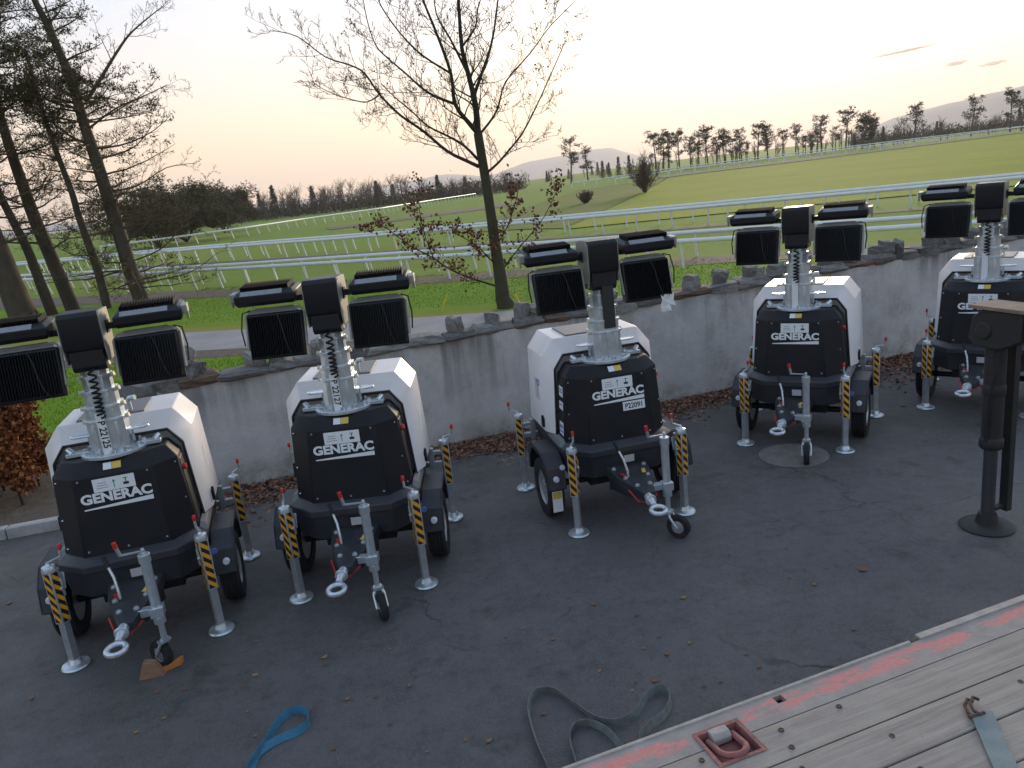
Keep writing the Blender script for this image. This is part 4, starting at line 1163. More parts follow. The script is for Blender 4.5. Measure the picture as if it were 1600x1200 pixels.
# local x runs along the beam to the truck
def f_beam(b): b.box((1.35, 0, 1.80), (2.5, .20, .22))
def f_beamtop(b): b.box((1.24, 0, 1.928), (2.78, .29, .030))
def f_headb(b):
    b.prism([(-.16, 1.66), (-.10, 1.60), (.12, 1.60), (.30, 1.69), (.30, 1.91), (-.05, 1.91), (-.13, 1.84)], 'y', -.125, .125)
    b.cyl((-.02, -.14, 1.74), (-.02, .14, 1.74), .07, n=20)
def f_cyl(b): b.cyl((0, 0, .74), (0, 0, 1.66), .080, n=24); b.lathe([(.08, .72), (.092, .74), (.092, .80), (.08, .82)], (0, 0, 0), 'z', 24); b.lathe([(.08, 1.18), (.088, 1.20), (.088, 1.26), (.08, 1.28)], (0, 0, 0), 'z', 24)
def f_ram(b): b.cyl((0, 0, .10), (0, 0, .76), .052, n=24)
def f_pad(b):
    b.lathe([(.0, 0), (.21, 0), (.215, .012), (.19, .03), (.09, .045), (.07, .13), (.0, .14)], (0, 0, 0), 'z', 30)
def f_rod(b): b.box((.03, .165, .88), (.075, .06, 1.5)); b.box((.02, .12, 1.62), (.06, .12, .06)); b.box((.02, .10, .17), (.05, .14, .03))
def f_hose(b): b.tube([(.10, -.08, 1.62), (.12, -.13, 1.45), (.06, -.12, 1.2), (.03, -.10, .95), (.02, -.09, .80)], .014, 8)
part('beam', 'ob', f_beam, cranek, og, bevel=.006); part('beam_top_plate', 'obt', f_beamtop, craneb, og, bevel=.004); part('leg_head', 'oh', f_headb, cranek, og, bevel=.01)
part('leg_cylinder', 'oc', f_cyl, cranek, og); part('leg_ram', 'orr', f_ram, chrome, og); part('foot_pad', 'op', f_pad, cranek, og); part('guide_rod', 'od', f_rod, cranek, og, bevel=.004); part('hose', 'oho', f_hose, rubber, og)
def f_osign(b):
    b.uv = []
    for s2 in (-1, 1):
        y = s2 * .1025; z0, z1 = 1.70, 1.90
        vs = [(.34, y, z0), (.52, y, z0), (.52, y, z1), (.34, y, z1)]
        b.add(vs, [(0, 1, 2, 3)]); b.uv += [(0, 0), (.18, 0), (.18, .2), (0, .2)]
part('warning_sticker', 'osign', f_osign, stripe, og, smooth=0)

# ------------------------------------------------------------------ trees
def tree_tubes(b, pts, r0, r1, n=7):
    m = len(pts); b.tube(pts, [r0 + (r1 - r0) * (i / (m - 1)) ** .8 for i in range(m)], n, caps=False)
def wander(p, d, L, k, r, up=.15, jit=.22):
    pts = [p.copy()]; d = d.normalized()
    for i in range(k):
        d = (d + Vector((r.uniform(-1, 1), r.uniform(-1, 1), r.uniform(-1, 1))) * jit + Vector((0, 0, up))).normalized()
        p = p + d * (L / k); pts.append(p.copy())
    return pts
def sub_branch(b, pts, r0, L, level, r, tips, up=.12, dens=1.0, minr=.004, jit=.25, spread=.9, t0=.15):
    n = max(3, int(len(pts) * 1.2 * dens))
    for k in range(n):
        t = t0 + (1 - t0) * (k + r.random()) / n
        i = min(int(t * (len(pts) - 1)), len(pts) - 2); f = t * (len(pts) - 1) - i
        p = pts[i].lerp(pts[i + 1], f); d = (pts[i + 1] - pts[i]).normalized()
        side = Vector((r.uniform(-1, 1), r.uniform(-1, 1), r.uniform(-.5, .8)))
        side = (side - d * side.dot(d)).normalized()
        dd = (d * (1 - spread * .5) + side * spread).normalized()
        l = L * r.uniform(.5, 1.1) * (1 - .45 * t); rr = max(minr, r0 * (1 - .75 * t) * .55)
        q = wander(p, dd, l, 5 if level > 0 else 4, r, up, jit)
        tree_tubes(b, q, rr, minr * .7, 5 if rr > .02 else 3)
        if level > 0: sub_branch(b, q, rr, l * .5, level - 1, r, tips, up, dens, minr, jit, spread)
        else: tips.append((q[-1], (q[-1] - q[-2]).normalized()))
        if level <= 1: tips.append((q[2], (q[3] - q[2]).normalized()))
def leaves_at(tips, r, size, count, spread, prob=1.0):
    out = []
    for p, d in tips:
        if r.random() > prob: continue
        for k in range(count):
            c = p + Vector((r.gauss(0, spread), r.gauss(0, spread), r.gauss(0, spread)))
            a = Vector((r.uniform(-1, 1), r.uniform(-1, 1), r.uniform(-1, .4))).normalized(); q = a.orthogonal().normalized()
            q = Matrix.Rotation(r.uniform(0, 6.28), 3, a) @ q; s2 = size * r.uniform(.6, 1.3); w = a.cross(q) * s2 * .42; l = q * s2
            out += [c - l * .5, c + w, c + l * .5 + a * s2 * .15, c - w]
    return out
def needles_at(tips, r, size, count, spread):
    out = []
    for p, d in tips:
        for k in range(count):
            c = p + Vector((r.gauss(0, spread), r.gauss(0, spread), r.gauss(0, spread * .5)))
            v = (d * .5 + Vector((r.uniform(-1, 1), r.uniform(-1, 1), r.uniform(-.3, 1)))).normalized() * size * r.uniform(.6, 1.3)
            w = v.orthogonal().normalized() * size * .16
            w = Matrix.Rotation(r.uniform(0, 6.28), 3, v.normalized()) @ w
            out += [c - w, c + w, c + v]
    return out

# the bare tree behind the wall
r = random.Random(11)
base = gp(794, 481); TY = base.y
S8 = lambda x, y: (400 + x * .4334, y * .4334)
def limb(px, dy0, dy1):
    n = len(px); return [atY(*S8(x, y), TY + dy0 + (dy1 - dy0) * (i / (n - 1))) - base for i, (x, y) in enumerate(px)]
tr = thing('bare_tree', 'tall bare tree with mossy trunk and rusty dead leaves low down behind the wall', 'tree', base)
tb = MB()
trunk = [Vector((0, 0, -.1))] + limb([(890, 1075), (882, 1000), (865, 900), (850, 790), (835, 690), (818, 590), (800, 480)], 0, .1)
radii = [.29, .205, .172, .148, .136, .128, .122, .116]
tb.tube(trunk, radii, 12, caps=False)
cb = MB(); tips = []; low = []
mainl = [([(800, 480), (792, 380), (768, 275), (742, 170), (730, 0), (715, -160)], .1, .0, .115, .03),
         ([(800, 480), (765, 440), (718, 375), (703, 265), (655, 130), (602, 0), (560, -110)], .1, -.8, .085, .02),
         ([(803, 600), (760, 580), (690, 545), (600, 470), (520, 415), (445, 340), (392, 265), (340, 235), (250, 205), (150, 132), (60, 110)], .0, 1.2, .062, .010),
         ([(800, 575), (750, 525), (690, 490), (620, 455), (560, 400), (500, 350), (450, 300)], .1, -1.3, .048, .010),
         ([(445, 340), (400, 368), (330, 355), (260, 330), (205, 298)], .6, 1.3, .024, .008),
         ([(718, 375), (640, 345), (590, 310), (540, 265), (470, 205), (430, 160), (400, 70), (380, -40)], -.2, 1.5, .046, .010),
         ([(784, 350), (812, 270), (840, 190), (858, 110), (872, 0), (880, -90)], .05, .9, .060, .014),
         ([(824, 630), (870, 590), (905, 550), (960, 480), (1010, 385), (1060, 275), (1112, 155)], .0, -1.1, .045, .009),
         ([(802, 490), (850, 430), (875, 380), (900, 295), (990, 190), (1060, 95), (1150, 5)], .1, 1.2, .042, .009),
         ([(768, 275), (700, 140), (650, 50), (640, -60)], .05, 1.4, .045, .012),
         ([(703, 265), (600, 200), (520, 120), (450, 20), (430, -50)], -.35, -1.4, .036, .010),
         ([(742, 170), (790, 100), (800, 30), (830, -60)], .05, -1.0, .034, .010)]
for px, d0, d1, r0, r1 in mainl:
    q = limb(px, d0, d1); q = catmull(q, 3)
    tree_tubes(cb, q, r0 * .86, r1, 7)
    sub_branch(cb, q, r0 * .55, 1.7, 2, r, tips, .12, .82, .0058, .24, .8, .08)
lowl = [([(878, 1035), (830, 1020), (760, 998), (690, 965), (640, 930), (560, 888), (500, 845), (450, 812), (400, 830)], 0, .9, .034, .008),
        ([(866, 955), (830, 920), (790, 880), (720, 840), (690, 800)], 0, -.8, .024, .007),
        ([(640, 930), (610, 850), (590, 760), (600, 650)], .45, .9, .018, .006),
        ([(880, 985), (920, 930), (960, 880), (1040, 780), (1100, 650)], 0, .9, .026, .007),
        ([(862, 890), (900, 830), (930, 750), (950, 665)], 0, -.7, .022, .006)]
for px, d0, d1, r0, r1 in lowl:
    q = limb(px, d0, d1); q = catmull(q, 3); tree_tubes(cb, q, r0, r1, 6)
    sub_branch(cb, q, r0 * .6, .75, 1, r, low, .05, .75, .004, .25, .8)
obj('trunk', tb.mesh('trunk', bark_moss), tr); obj('crown', cb.mesh('crown', bark), tr)
lv = leaves_at(low, r, .09, 5, .08, .42) + leaves_at(tips, r, .06, 2, .04, .02)
obj('dead_leaves', fastmesh('dead_leaves', lv, 4, deadleaf), tr)

# the stand of old conifers on the left
def conifer(label, px, Yb, r0, seed, zones, lean_px=None, bare=None, group='old conifers beyond the service road'):
    r = random.Random(seed)
    b0 = gp(*px[0]); Y = b0.y
    t = thing('conifer_tree', label, 'tree', b0, 0, group)
    pts = [Vector((0, 0, -.15))] + [atY(x, y, Y) - b0 for x, y in px]
    pts = catmull(pts, 4); n = len(pts)
    tb = MB(); tb.tube(pts, [r0 * (1.25 if i < 2 else 1) * (1 - .72 * i / (n - 1)) for i in range(n)], 11, caps=False)
    obj('trunk', tb.mesh('trunk', pinebark), t)
    cb = MB(); tips = []; ntips = []
    H = pts[-1].z
    for (z0, z1, num, length, droop, foliage, lvl) in zones:
        for k in range(int(num * 1.55)):
            z = r.uniform(z0, z1); i = min(range(n - 1), key=lambda j: abs(pts[j].z - z)); p = pts[i].lerp(pts[i + 1], r.random())
            a = r.uniform(0, 6.283); L = length * r.uniform(.55, 1.15)
            d = Vector((math.cos(a), math.sin(a), droop + r.uniform(-.15, .15)))
            q = wander(p, d, L, 7, r, .03 if droop < 0 else .06, .16)
            rr = max(.018, r0 * .16 * r.uniform(.6, 1.2))
            tree_tubes(cb, q, rr, .007, 5)
            tl = []
            sub_branch(cb, q, rr * .6, L * .36, lvl, r, tl, .04, 1.15, .0060, .30, .85, .15)
            if foliage > 0: ntips += [x for x in tl if r.random() < foliage * .40]
    if bare:
        for pp, dyy, ra in bare:
            q = catmull([atY(x, y, Y + dyy * i / len(pp)) - b0 for i, (x, y) in enumerate(pp)], 3); tree_tubes(cb, q, ra, .010, 6)
            sub_branch(cb, q, ra * .6, 2.0, 2, r, tips, .07, .72, .0065, .24, .8, .1)
    cr = obj('crown', cb.mesh('crown', ctwig_m), t)
    if ntips: obj('needles', fastmesh('needles', needles_at(ntips, r, .15, 7, .11), 3, needle), t)
    return t
conifer('leaning conifer with forked bare top, thickest dark boughs on its right side', [(223, 475), (205, 425), (190, 377), (172, 320), (156, 268), (140, 220), (130, 190), (112, 130), (93, 82), (72, 35), (54, 0), (30, -60)], 0, .34, 31,
        [(.6, 3.0, 9, 3.6, -.02, .10, 1), (3.0, 8.2, 20, 3.4, .02, .22, 1), (5.6, 8.4, 12, 3.8, .12, .6, 1), (8.4, 11.5, 8, 2.2, .25, .25, 1), (11.5, 15, 9, 1.8, .45, .0, 1)],
        bare=[([(134, 160), (160, 118), (190, 70), (208, 48), (235, 25), (255, 9)], 1.0, .085), ([(140, 200), (180, 170), (225, 150), (262, 132)], -1, .05), ([(93, 82), (75, 20), (58, -20)], .6, .06), ([(130, 185), (165, 165), (205, 178), (245, 170)], 1.4, .04), ([(192, 385), (235, 345), (285, 310), (330, 290)], -1.5, .05), ([(212, 445), (255, 436), (300, 424), (340, 395)], -1.2, .045), ([(165, 300), (215, 290), (260, 262), (305, 255)], 1.5, .05), ([(200, 410), (250, 390), (290, 350), (318, 345)], 1.2, .045)])
conifer('slim leaning conifer close beside the forked one', [(168, 482), (155, 430), (134, 368), (122, 335), (113, 303), (95, 255), (76, 203), (60, 150), (40, 80)], 0, .20, 32,
        [(1.5, 6, 12, 2.4, .02, .06, 1), (6, 11, 12, 2.2, .15, .45, 1)])
conifer('thick leaning conifer with dense dark boughs high up', [(115, 485), (88, 420), (56, 346), (36, 290), (19, 242), (0, 182), (-20, 120), (-50, 30), (-70, -40)], 0, .33, 33,
        [(2, 7, 14, 3.0, .0, .12, 1), (7, 12, 18, 3.8, .10, .45, 1), (11.5, 15, 10, 3.6, .25, .3, 1)])
conifer('conifer with a plain lower trunk right beside the stoutest trunk', [(82, 492), (62, 440), (43, 390), (20, 345), (-4, 296), (-40, 210), (-80, 100), (-110, 0)], 0, .24, 34,
        [(2.5, 6.5, 9, 2.6, .0, .1, 1), (7, 12, 14, 3.2, .10, .6, 1)])
conifer('stoutest brown trunk of the left conifers, standing nearest the road', [(40, 502), (18, 450), (0, 400), (-20, 350), (-45, 290), (-90, 160), (-130, 30)], 0, .60, 35,
        [(2.5, 6, 8, 3.6, -.03, .08, 1), (7, 13, 16, 4.4, .10, .6, 1)])

# dark shrubby evergreen between the stand and the far wood
def bushy(name, label, px, py, w, h, seed, m, D=None, n=9000, size=.42):
    r = random.Random(seed); b0 = gp(px, py) if D is None else at_dist(px, py, D); b0.z = terrain(b0.x, b0.y)
    t = thing(name, label, 'tree', b0)
    cb = MB(); tips = []
    for k in range(9):
        a = r.uniform(0, 6.28); q = wander(Vector((0, 0, 0)), Vector((math.cos(a) * w * .5, math.sin(a) * w * .5, h * .7)), h * r.uniform(.6, 1.0), 7, r, .06, .14)
        tree_tubes(cb, q, .10, .015, 5); sub_branch(cb, q, .04, h * .3, 1, r, tips, .05, .8, .010, .25, .85, .2)
    obj('trunk', cb.mesh('trunk', twig_m), t)
    out = []
    cl = [(r.gauss(0, .28) * w, r.gauss(0, .26) * w, h * r.uniform(.25, .95), r.uniform(.07, .20) * w) for _ in range(34)]
    for k in range(n):
        cx, cy, cz, cr_ = r.choice(cl); v = Vector((r.gauss(0, 1), r.gauss(0, 1), r.gauss(0, .6))).normalized() * cr_ * r.random() ** .4
        out.append((Vector((cx, cy, cz)) + v, Vector((r.uniform(-1, 1), r.uniform(-1, 1), .4)).normalized()))
    obj('crown', fastmesh('crown', needles_at(out, r, size, 3, .05), 3, m), t)
    return t
ever_m = mat('brown_evergreen', (.125, .105, .062), .9, island=.4, spec=.15)
bushy('evergreen_tree', 'dark rounded evergreen just right of the left conifers', 290, 368, 11, 7.5, 5, ever_m, 120)
bushy('evergreen_tree', 'second dark evergreen joining the far wood', 350, 357, 12, 8.5, 6, ever_m, 150)
bushy('evergreen_tree', 'widest dark evergreen behind the forked conifer trunk', 248, 378, 12, 7.0, 7, ever_m, 110)

# copper beech plants by the kerb
def beech_plant(px, py, h, w, seed, label):
    r = random.Random(seed); b0 = gp(px, py); b0.z = .03
    t = thing('beech_plant', label, 'shrub', b0, 0, 'copper beech plants by the kerb')
    cb = MB(); tips = []
    st = wander(Vector((0, 0, -.05)), Vector((r.uniform(-.1, .1), r.uniform(-.1, .1), 1)), h, 8, r, .1, .08); tree_tubes(cb, st, .022, .005, 7)
    sub_branch(cb, st, .014, w * .6, 1, r, tips, .10, 1.7, .0022, .22, .8, .12)
    obj('stem', cb.mesh('stem', bark), t)
    obj('leaves', fastmesh('leaves', leaves_at(tips, r, .062, 9, .055, .95), 4, beech), t)
beech_plant(38, 792, 1.35, .75, 51, 'rust coloured beech shrub with a bare slanting stem near the kerb')
for i, (px, py) in enumerate([(-6, 800), (8, 770), (62, 762), (-50, 790), (30, 752), (-20, 755)]):
    beech_plant(px, py, rnd.uniform(1.15, 1.5), .8, 60 + i, 'rust coloured beech shrub in the hedge behind the kerb')
def sap(b):
    q = wander(Vector((0, 0, -.05)), Vector((-.25, 0, 1)), 1.9, 8, random.Random(3), .05, .1); tree_tubes(b, q, .016, .004, 6)
sp = obj('sapling', (lambda b: (sap(b), b.mesh('sapling', bark))[1])(MB()), None, tuple(gp(172, 662))); tag(sp, 'thin bare sapling stem behind the tower beside the kerb', 'sapling')

# far trees: prototypes and copies
def far_pine(seed):
    r = random.Random(seed); b = MB(); q = wander(Vector((0, 0, -.3)), Vector((r.uniform(-.12, .12), 0, 1)), 11, 9, r, .12, .07); tree_tubes(b, q, .34, .10, 7)
    tips = []
    for k in range(19):
        p = q[r.choice([4, 5, 6, 6, 7, 7, 8, 9, 9])]; a = r.uniform(0, 6.28); s2 = wander(p, Vector((math.cos(a), math.sin(a), r.uniform(.0, .9))), r.uniform(1.2, 3.2), 4, r, .08, .2); tree_tubes(b, s2, .08, .03, 4); tips += [(s2[-1], s2[-1] - s2[-2]), (s2[-2], s2[-1] - s2[-2])]
    for k in range(5):
        p = q[r.randint(3, 6)]; a = r.uniform(0, 6.28); s2 = wander(p, Vector((math.cos(a), math.sin(a), .1)), r.uniform(.8, 1.8), 3, r, .0, .2); tree_tubes(b, s2, .05, .02, 3)
    out = []
    for p, d in tips:
        for k in range(11): out.append((p + Vector((r.gauss(0, .55), r.gauss(0, .55), r.gauss(.1, .26))), Vector((r.uniform(-1, 1), r.uniform(-1, 1), .6)).normalized()))
    return b.mesh('trunk', ftwig_m), fastmesh('crown', needles_at(out, r, .62, 3, .12), 3, needle_far), 12.5
def far_bare(seed):
    r = random.Random(seed); b = MB(); tips = []
    q = wander(Vector((0, 0, -.3)), Vector((r.uniform(-.1, .1), 0, 1)), 8, 8, r, .12, .08); tree_tubes(b, q, .24, .04, 6)
    for k in range(13):
        p = q[r.randint(2, 7)]; a = r.uniform(0, 6.28); s2 = wander(p, Vector((math.cos(a) * .8, math.sin(a) * .8, 1)), r.uniform(2, 4.2), 5, r, .1, .16); tree_tubes(b, s2, .075, .02, 4)
        sub_branch(b, s2, .05, 1.5, 1, r, tips, .1, .9, .016, .22, .8, .15)
    return b.mesh('trunk', ftwig_m), None, 10.5
def far_spruce(seed):
    r = random.Random(seed); b = MB(); tree_tubes(b, [Vector((0, 0, -.3)), Vector((0, 0, 5)), Vector((0, 0, 10.5))], .22, .03, 6); out = []
    for k in range(330):
        z = 1.2 + 9.3 * r.random() ** .9; R2 = (10.8 - z) * .22 * r.uniform(.6, 1.1) + .1; a = r.uniform(0, 6.28)
        for f in (.4, .75, 1.0): out.append((Vector((math.cos(a) * R2 * f, math.sin(a) * R2 * f, z - .35 * f)), Vector((math.cos(a), math.sin(a), -.3))))
    return b.mesh('trunk', ftwig_m), fastmesh('crown', needles_at(out, r, .55, 2, .12), 3, needle_far), 10.8
PR = {'pine': [far_pine(i) for i in (101, 102, 103, 104)], 'bare': [far_bare(i) for i in (111, 112, 113, 114)], 'spruce': [far_spruce(i) for i in (121, 122)]}
def far_tree(kind, x, ytop, ybase, D, label, group, r):
    p = at_dist(x, ybase, D); z = terrain(p.x, p.y)
    top = at_dist(x, ytop, D).z; tm, cm, h0 = r.choice(PR[kind])
    s2 = max(.35, (top - z) / h0) * (1.12 if kind == 'pine' else 1.0)
    t = thing(kind + '_tree', label, 'tree', (p.x, p.y, z - .05), r.uniform(0, 6.28), group); t.scale = (s2 * r.uniform(.9, 1.15), s2 * r.uniform(.9, 1.15), s2)
    obj('trunk', tm, t)
    if cm: obj('crown', cm, t)
r = random.Random(5)
C1 = lambda x, y: (800 + x * .5, 100 + y * .5)
row = [('pine', 185, 250, 365), ('pine', 238, 275, 355), ('spruce', 285, 300, 358), ('spruce', 305, 305, 356), ('spruce', 335, 287, 352), ('spruce', 368, 282, 350), ('bare', 415, 252, 350), ('pine', 450, 230, 345), ('pine', 472, 240, 340),
       ('pine', 490, 225, 335), ('pine', 525, 222, 335), ('pine', 560, 235, 330), ('pine', 585, 230, 325), ('pine', 612, 210, 322), ('pine', 640, 235, 320), ('pine', 665, 213, 318), ('pine', 690, 240, 315),
       ('pine', 712, 212, 312), ('pine', 735, 250, 308), ('pine', 770, 200, 305), ('pine', 800, 198, 302), ('bare', 825, 215, 298), ('pine', 850, 215, 295), ('pine', 887, 198, 290), ('pine', 910, 235, 285), ('pine', 935, 240, 282),
       ('pine', 968, 172, 276), ('pine', 1010, 205, 270), ('pine', 1043, 158, 266), ('bare', 1070, 200, 263), ('pine', 1095, 163, 260), ('pine', 1125, 180, 256), ('bare', 1160, 205, 250), ('bare', 1190, 203, 246),
       ('pine', 1255, 138, 240), ('bare', 1340, 152, 230), ('bare', 1360, 175, 228), ('pine', 1435, 118, 215), ('bare', 1490, 150, 205), ('pine', 1555, 98, 198), ('pine', 1592, 118, 190), ('pine', 1640, 90, 185), ('bare', 1690, 110, 180)]
for k in range(62):
    x_ = r.uniform(430, 1240); bb_ = 345 - (x_ - 450) * .1335
    row.append((r.choice(['bare', 'bare', 'bare', 'pine']), x_, bb_ - r.uniform(50, 88), bb_))
for kind, x, t_, b_ in row:
    X, Yt = C1(x, t_); _, Yb = C1(x, b_)
    far_tree(kind, X, Yt, Yb, 240 + r.uniform(-14, 14), {'pine': 'flat topped pine on a bare trunk in the field row', 'bare': 'leafless tree standing in the pine row', 'spruce': 'small pointed conifer in the row beyond the field bush'}[kind], 'tree row beyond the winter field', r)
for k in range(46):      # lower woodland behind the row
    x = r.uniform(1340, 1640) if k > 12 else r.uniform(810, 960); ht = r.uniform(16, 30) if x > 1340 else r.uniform(9, 18)
    yb = 290 - (x - 800) * .1115
    kd = r.choice(['bare', 'bare', 'spruce']); far_tree(kd, x, yb - ht - 6, yb, r.uniform(330, 420), {'bare': 'hazy leafless tree in the low wood behind the pine row', 'spruce': 'hazy pointed conifer in the low wood behind the pine row'}[kd], 'low wood behind the pines', r)
for k in range(190):      # left wood
    x = r.uniform(215, 800); D = r.uniform(250, 300)
    yb = 362 - (x - 250) * .118
    ht = r.uniform(30, 56) if x < 640 else r.uniform(22, 40)
    kd = r.choice(['bare'] * 8 + ['spruce']); far_tree(kd, x, yb - ht, yb, D, {'bare': 'leafless tree in the long wood across the racecourse', 'spruce': 'dark pointed conifer in the long wood across the racecourse'}[kd], 'wood across the racecourse', r)
und = []
for k in range(9000):
    x = r.uniform(200, 820); D = r.uniform(262, 300); p = at_dist(x, 300, D); z = terrain(p.x, p.y) + abs(r.gauss(0, 2.0)) + .2
    und.append((Vector((p.x + r.uniform(-1, 1), p.y, z)), Vector((r.uniform(-1, 1), r.uniform(-1, 1), .8)).normalized()))
for k in range(4500):
    x = r.uniform(1330, 1700); D = r.uniform(300, 420); p = at_dist(x, 200, D); z = terrain(p.x, p.y) + abs(r.gauss(0, 1.6)) + .2
    und.append((Vector((p.x + r.uniform(-1, 1), p.y, z)), Vector((r.uniform(-1, 1), r.uniform(-1, 1), .8)).normalized()))
o = obj('undergrowth', fastmesh('undergrowth', needles_at(und, r, 1.0, 2, .3), 3, mat('undergrowth', (.10, .078, .060), .95, island=.35, spec=.1))); o['kind'] = 'stuff'
o['label'] = 'brown undergrowth along the far woods'; o['category'] = 'undergrowth'
# round bush and shrub in the field
def field_bush(px, py, h, w, seed, label):
    r = random.Random(seed); b0 = gp(px, py); b0.z = terrain(b0.x, b0.y); t = thing('field_bush', label, 'bush', b0)
    b = MB(); tips = []
    for k in range(44):
        a = r.uniform(0, 6.28); sp_ = r.uniform(0, 1.05); q = wander(Vector((0, 0, -.1)), Vector((math.cos(a) * sp_ * w / h, math.sin(a) * sp_ * w / h, 1)), h * r.uniform(.65, 1.0), 6, r, .07, .12); tree_tubes(b, q, .05, .015, 4)
        sub_branch(b, q, .04, h * .26, 1, r, tips, .10, 1.5, .014, .22, .8, .2)
    obj('branches', b.mesh('branches', mat('bush_twig', (.12, .082, .06), .95)), t)
field_bush(1008, 304, 4.6, 4.0, 8, 'lone bare round bush standing in the winter field')
field_bush(915, 319, 1.7, 2.6, 9, 'low bare bush left of the round bush in the field')

# ------------------------------------------------------------------ ground litter
def near_wall_pts(n, r, w0, w1):
    for k in range(n):
        s2 = r.uniform(-.3, L); u = abs(r.gauss(0, .52)) * (.75 + .35 * math.sin(s2 * 1.3 + 1)) + w0
        if u > w1: continue
        yield WA + wdir * s2 + wn * u
out = []
for p in near_wall_pts(20000, r, .0, 1.6):
    a = Vector((r.uniform(-.7, .7), r.uniform(-.7, .7), 1)).normalized(); q = Matrix.Rotation(r.uniform(0, 6.28), 3, a) @ a.orthogonal().normalized(); s2 = r.uniform(.025, .06)
    c = Vector((p.x, p.y, .02 + r.random() * .035 * max(0, 1 - (p - WA).dot(wn)))); w = a.cross(q) * s2 * .45
    out += [c - q * s2 * .5, c + w, c + q * s2 * .5 + a * s2 * .2, c - w]
o = obj('leaf_litter', fastmesh('leaf_litter', out, 4, litter_m)); o['kind'] = 'stuff'; o['label'] = 'brown leaf litter along the foot of the wall'; o['category'] = 'leaf litter'
sheet('litter_soil', [tuple((WA + wdir * s2 + wn * (u))[:2]) for s2, u in [(-.1, -.02), (L, -.02), (L, .55), (9, .42), (7.2, .60), (5.6, .45), (4.2, .66), (2.6, .5), (1.2, .7), (-.1, .5)]], .017, soil_m)
rl = random.Random(99)
for i, (px, py, s2) in enumerate([(1348, 893, .085), (1068, 937, .05), (995, 965, .03), (1042, 1025, .05), (937, 1052, .03), (790, 998, .03), (1100, 1075, .03), (290, 1080, .045), (400, 1058, .05), (508, 1030, .05), (50, 1094, .05), (842, 932, .03),
                                  (865, 1002, .035), (818, 985, .025), (1078, 1008, .03), (1030, 998, .03), (15, 945, .06), (1410, 636, .08), (1362, 636, .09), (640, 1075, .025), (728, 1160, .03), (1140, 870, .03), (1230, 860, .03), (760, 905, .03)] + [(rl.uniform(20, 1500), rl.uniform(880, 1190), rl.uniform(.018, .045)) for _ in range(46)]):
    b0 = gp(px, py); b = MB(); rr = random.Random(i)
    if (b0.y - bo.y) < (b0.x - bo.x) * .332 + 1.3 and b0.x > -.3 and i > 23: continue
    n = 9; prof = [(math.cos(a) * s2 * (.5 + .12 * math.sin(a * 3 + i)), math.sin(a) * s2 * .36 * (1 + .2 * math.cos(a * 4))) for a in [2 * math.pi * k / n for k in range(n)]]
    top = [(x, y, .006 + .35 * s2 * (x / s2) ** 2 + rr.uniform(0, .004)) for x, y in prof]
    b.loft([[(x, y, z - .0015) for x, y, z in top], top])
    o = obj('fallen_leaf', b.mesh('fallen_leaf', leaf_m), None, (b0.x, b0.y, .013)); o.rotation_euler = (0, 0, rr.uniform(0, 6.28))
    tag(o, 'curled brown leaf lying on the asphalt', 'leaf', 'leaves scattered on the asphalt')
# yellow stakes
for (px, py, tx, ty, lab) in [(822, 490, 806, 462, 'yellow stake leaning beside the trunk of the bare tree'), (690, 487, 698, 462, 'thin yellow stake in the grass edge behind the wall')]:
    b0 = gp(px, py); tp = atY(tx, ty, b0.y); b = MB(); b.tube([(0, 0, -.05), tuple(tp - b0)], [.022, .018], 8); b.box(tuple((tp - b0) * 1.02), (.07, .02, .05))
    o = obj('marker_stake', b.mesh('marker_stake', yellow_m), None, b0); tag(o, lab, 'stake')
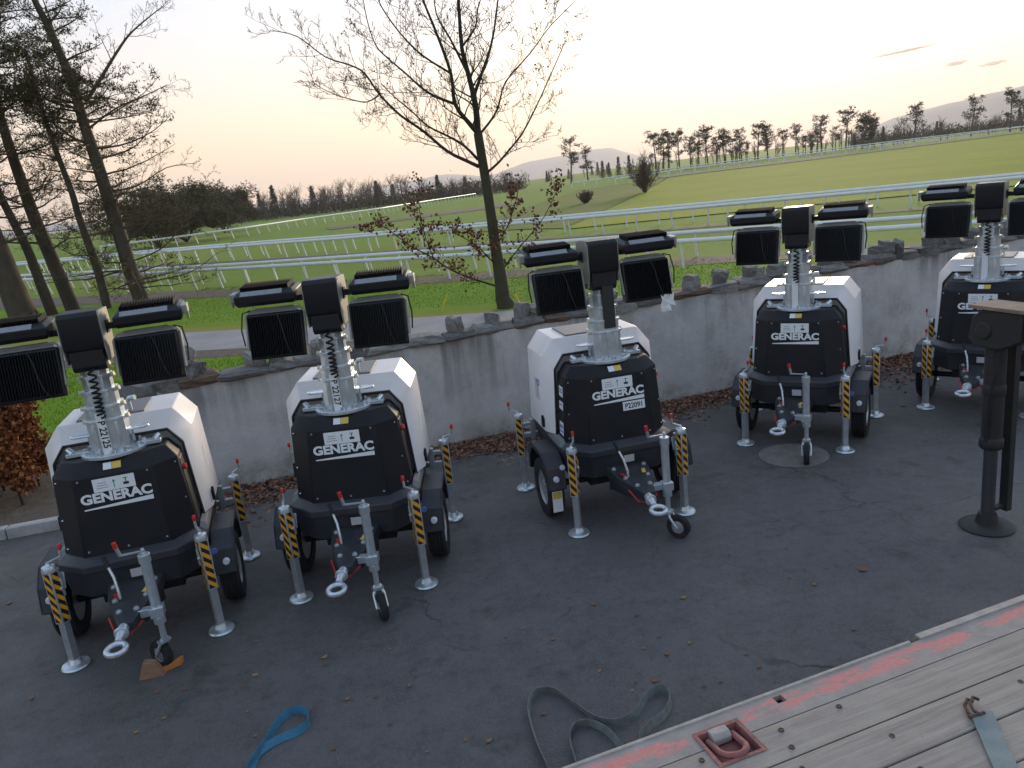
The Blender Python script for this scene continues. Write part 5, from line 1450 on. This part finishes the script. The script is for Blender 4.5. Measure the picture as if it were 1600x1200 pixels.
# grass blades on the lawn
bl = []
def blades(n, x0, x1, yf0, yf1, hgt):
    for k in range(n):
        x = r.uniform(x0, x1); t = r.random(); y = yf0(x) + (yf1(x) - yf0(x)) * t; h = hgt * r.uniform(.5, 1.5); a = r.uniform(0, 6.28); w = .008 * (1 + y / 25)
        bl.extend([(x - w * math.cos(a), y - w * math.sin(a), 0), (x + w * math.cos(a), y + w * math.sin(a), 0), (x + r.uniform(-.5, .5) * h, y + r.uniform(-.5, .5) * h, h)])
blades(26000, -14, 16, lambda x: 21.8 - x * .27, lambda x: 30.2 - .47 * x if x < 8 else 26.4 - .42 * (x), .042)
blades(15000, -13, -2.5, lambda x: 10.6 + max(0, -x - 5) * .05 if x < -4.6 else 9.9, lambda x: 17.8 - (x + 6.3) * .22, .06)
o = obj('grass_blades', fastmesh('grass_blades', bl, 3, grassblade)); o['kind'] = 'stuff'; o['label'] = 'short green grass on the lawns beyond the wall'; o['category'] = 'grass'

# ------------------------------------------------------------------ small clouds
def cloud(px, py, w, h, seed, label):
    r = random.Random(seed); D = 15000; c = at_dist(px, py, D); k = D / F; b = MB()
    n = max(9, int(w / h * 3))
    for i in range(n):
        t = i / (n - 1) - .5
        rad = (1 - (2 * t) ** 2 * .75) * h * k * r.uniform(.38, .55)
        cc = Vector((t * w * k, 0, -t * w * k * -.12 + r.uniform(-.1, .1) * h * k))
        b.lathe([(rad * math.sin(a) + .01, rad * .7 * math.cos(a)) for a in [math.pi * (.02 + .96 * q / 8) for q in range(9)]][::-1], cc, 'z', 14)
    o = obj('cloud', b.mesh('cloud', cloud_m, 180), None, c); o.scale = (1, 1, .8); tag(o, label, 'cloud')
cm_, nt_, b_, P_ = newmat('cloud_vapour')
b_.inputs['Base Color'].default_value = (.95, .60, .36, 1); b_.inputs['Roughness'].default_value = 1; b_.inputs['Alpha'].default_value = .42
cloud_m = cm_
cloud(1412, 80, 84, 7, 1, 'thin long cloud wisp above the right hill')
cloud(1494, 99, 30, 10, 2, 'small peach puff of cloud left of its twin')
cloud(1552, 99, 38, 9, 3, 'wider peach cloud puff nearest the hill top')

# ------------------------------------------------------------------ evening haze
hz = MB(); hz.box((0, 0, 247), (24000, 24000, 506))
hm = bpy.data.materials.new('evening_haze'); hm.use_nodes = True; hn = hm.node_tree; hn.nodes.clear()
ho = hn.nodes.new('ShaderNodeOutputMaterial'); hv = hn.nodes.new('ShaderNodeVolumePrincipled')
hv.inputs['Color'].default_value = (.93, .92, .95, 1); hv.inputs['Density'].default_value = HAZE; hv.inputs['Anisotropy'].default_value = .3
hn.links.new(hv.outputs[0], ho.inputs['Volume'])
hzo = obj('haze', hz.mesh('haze', hm, 0)); hzo['kind'] = 'stuff'; hzo['label'] = 'thin pale evening haze over the fields and hills'; hzo['category'] = 'haze'
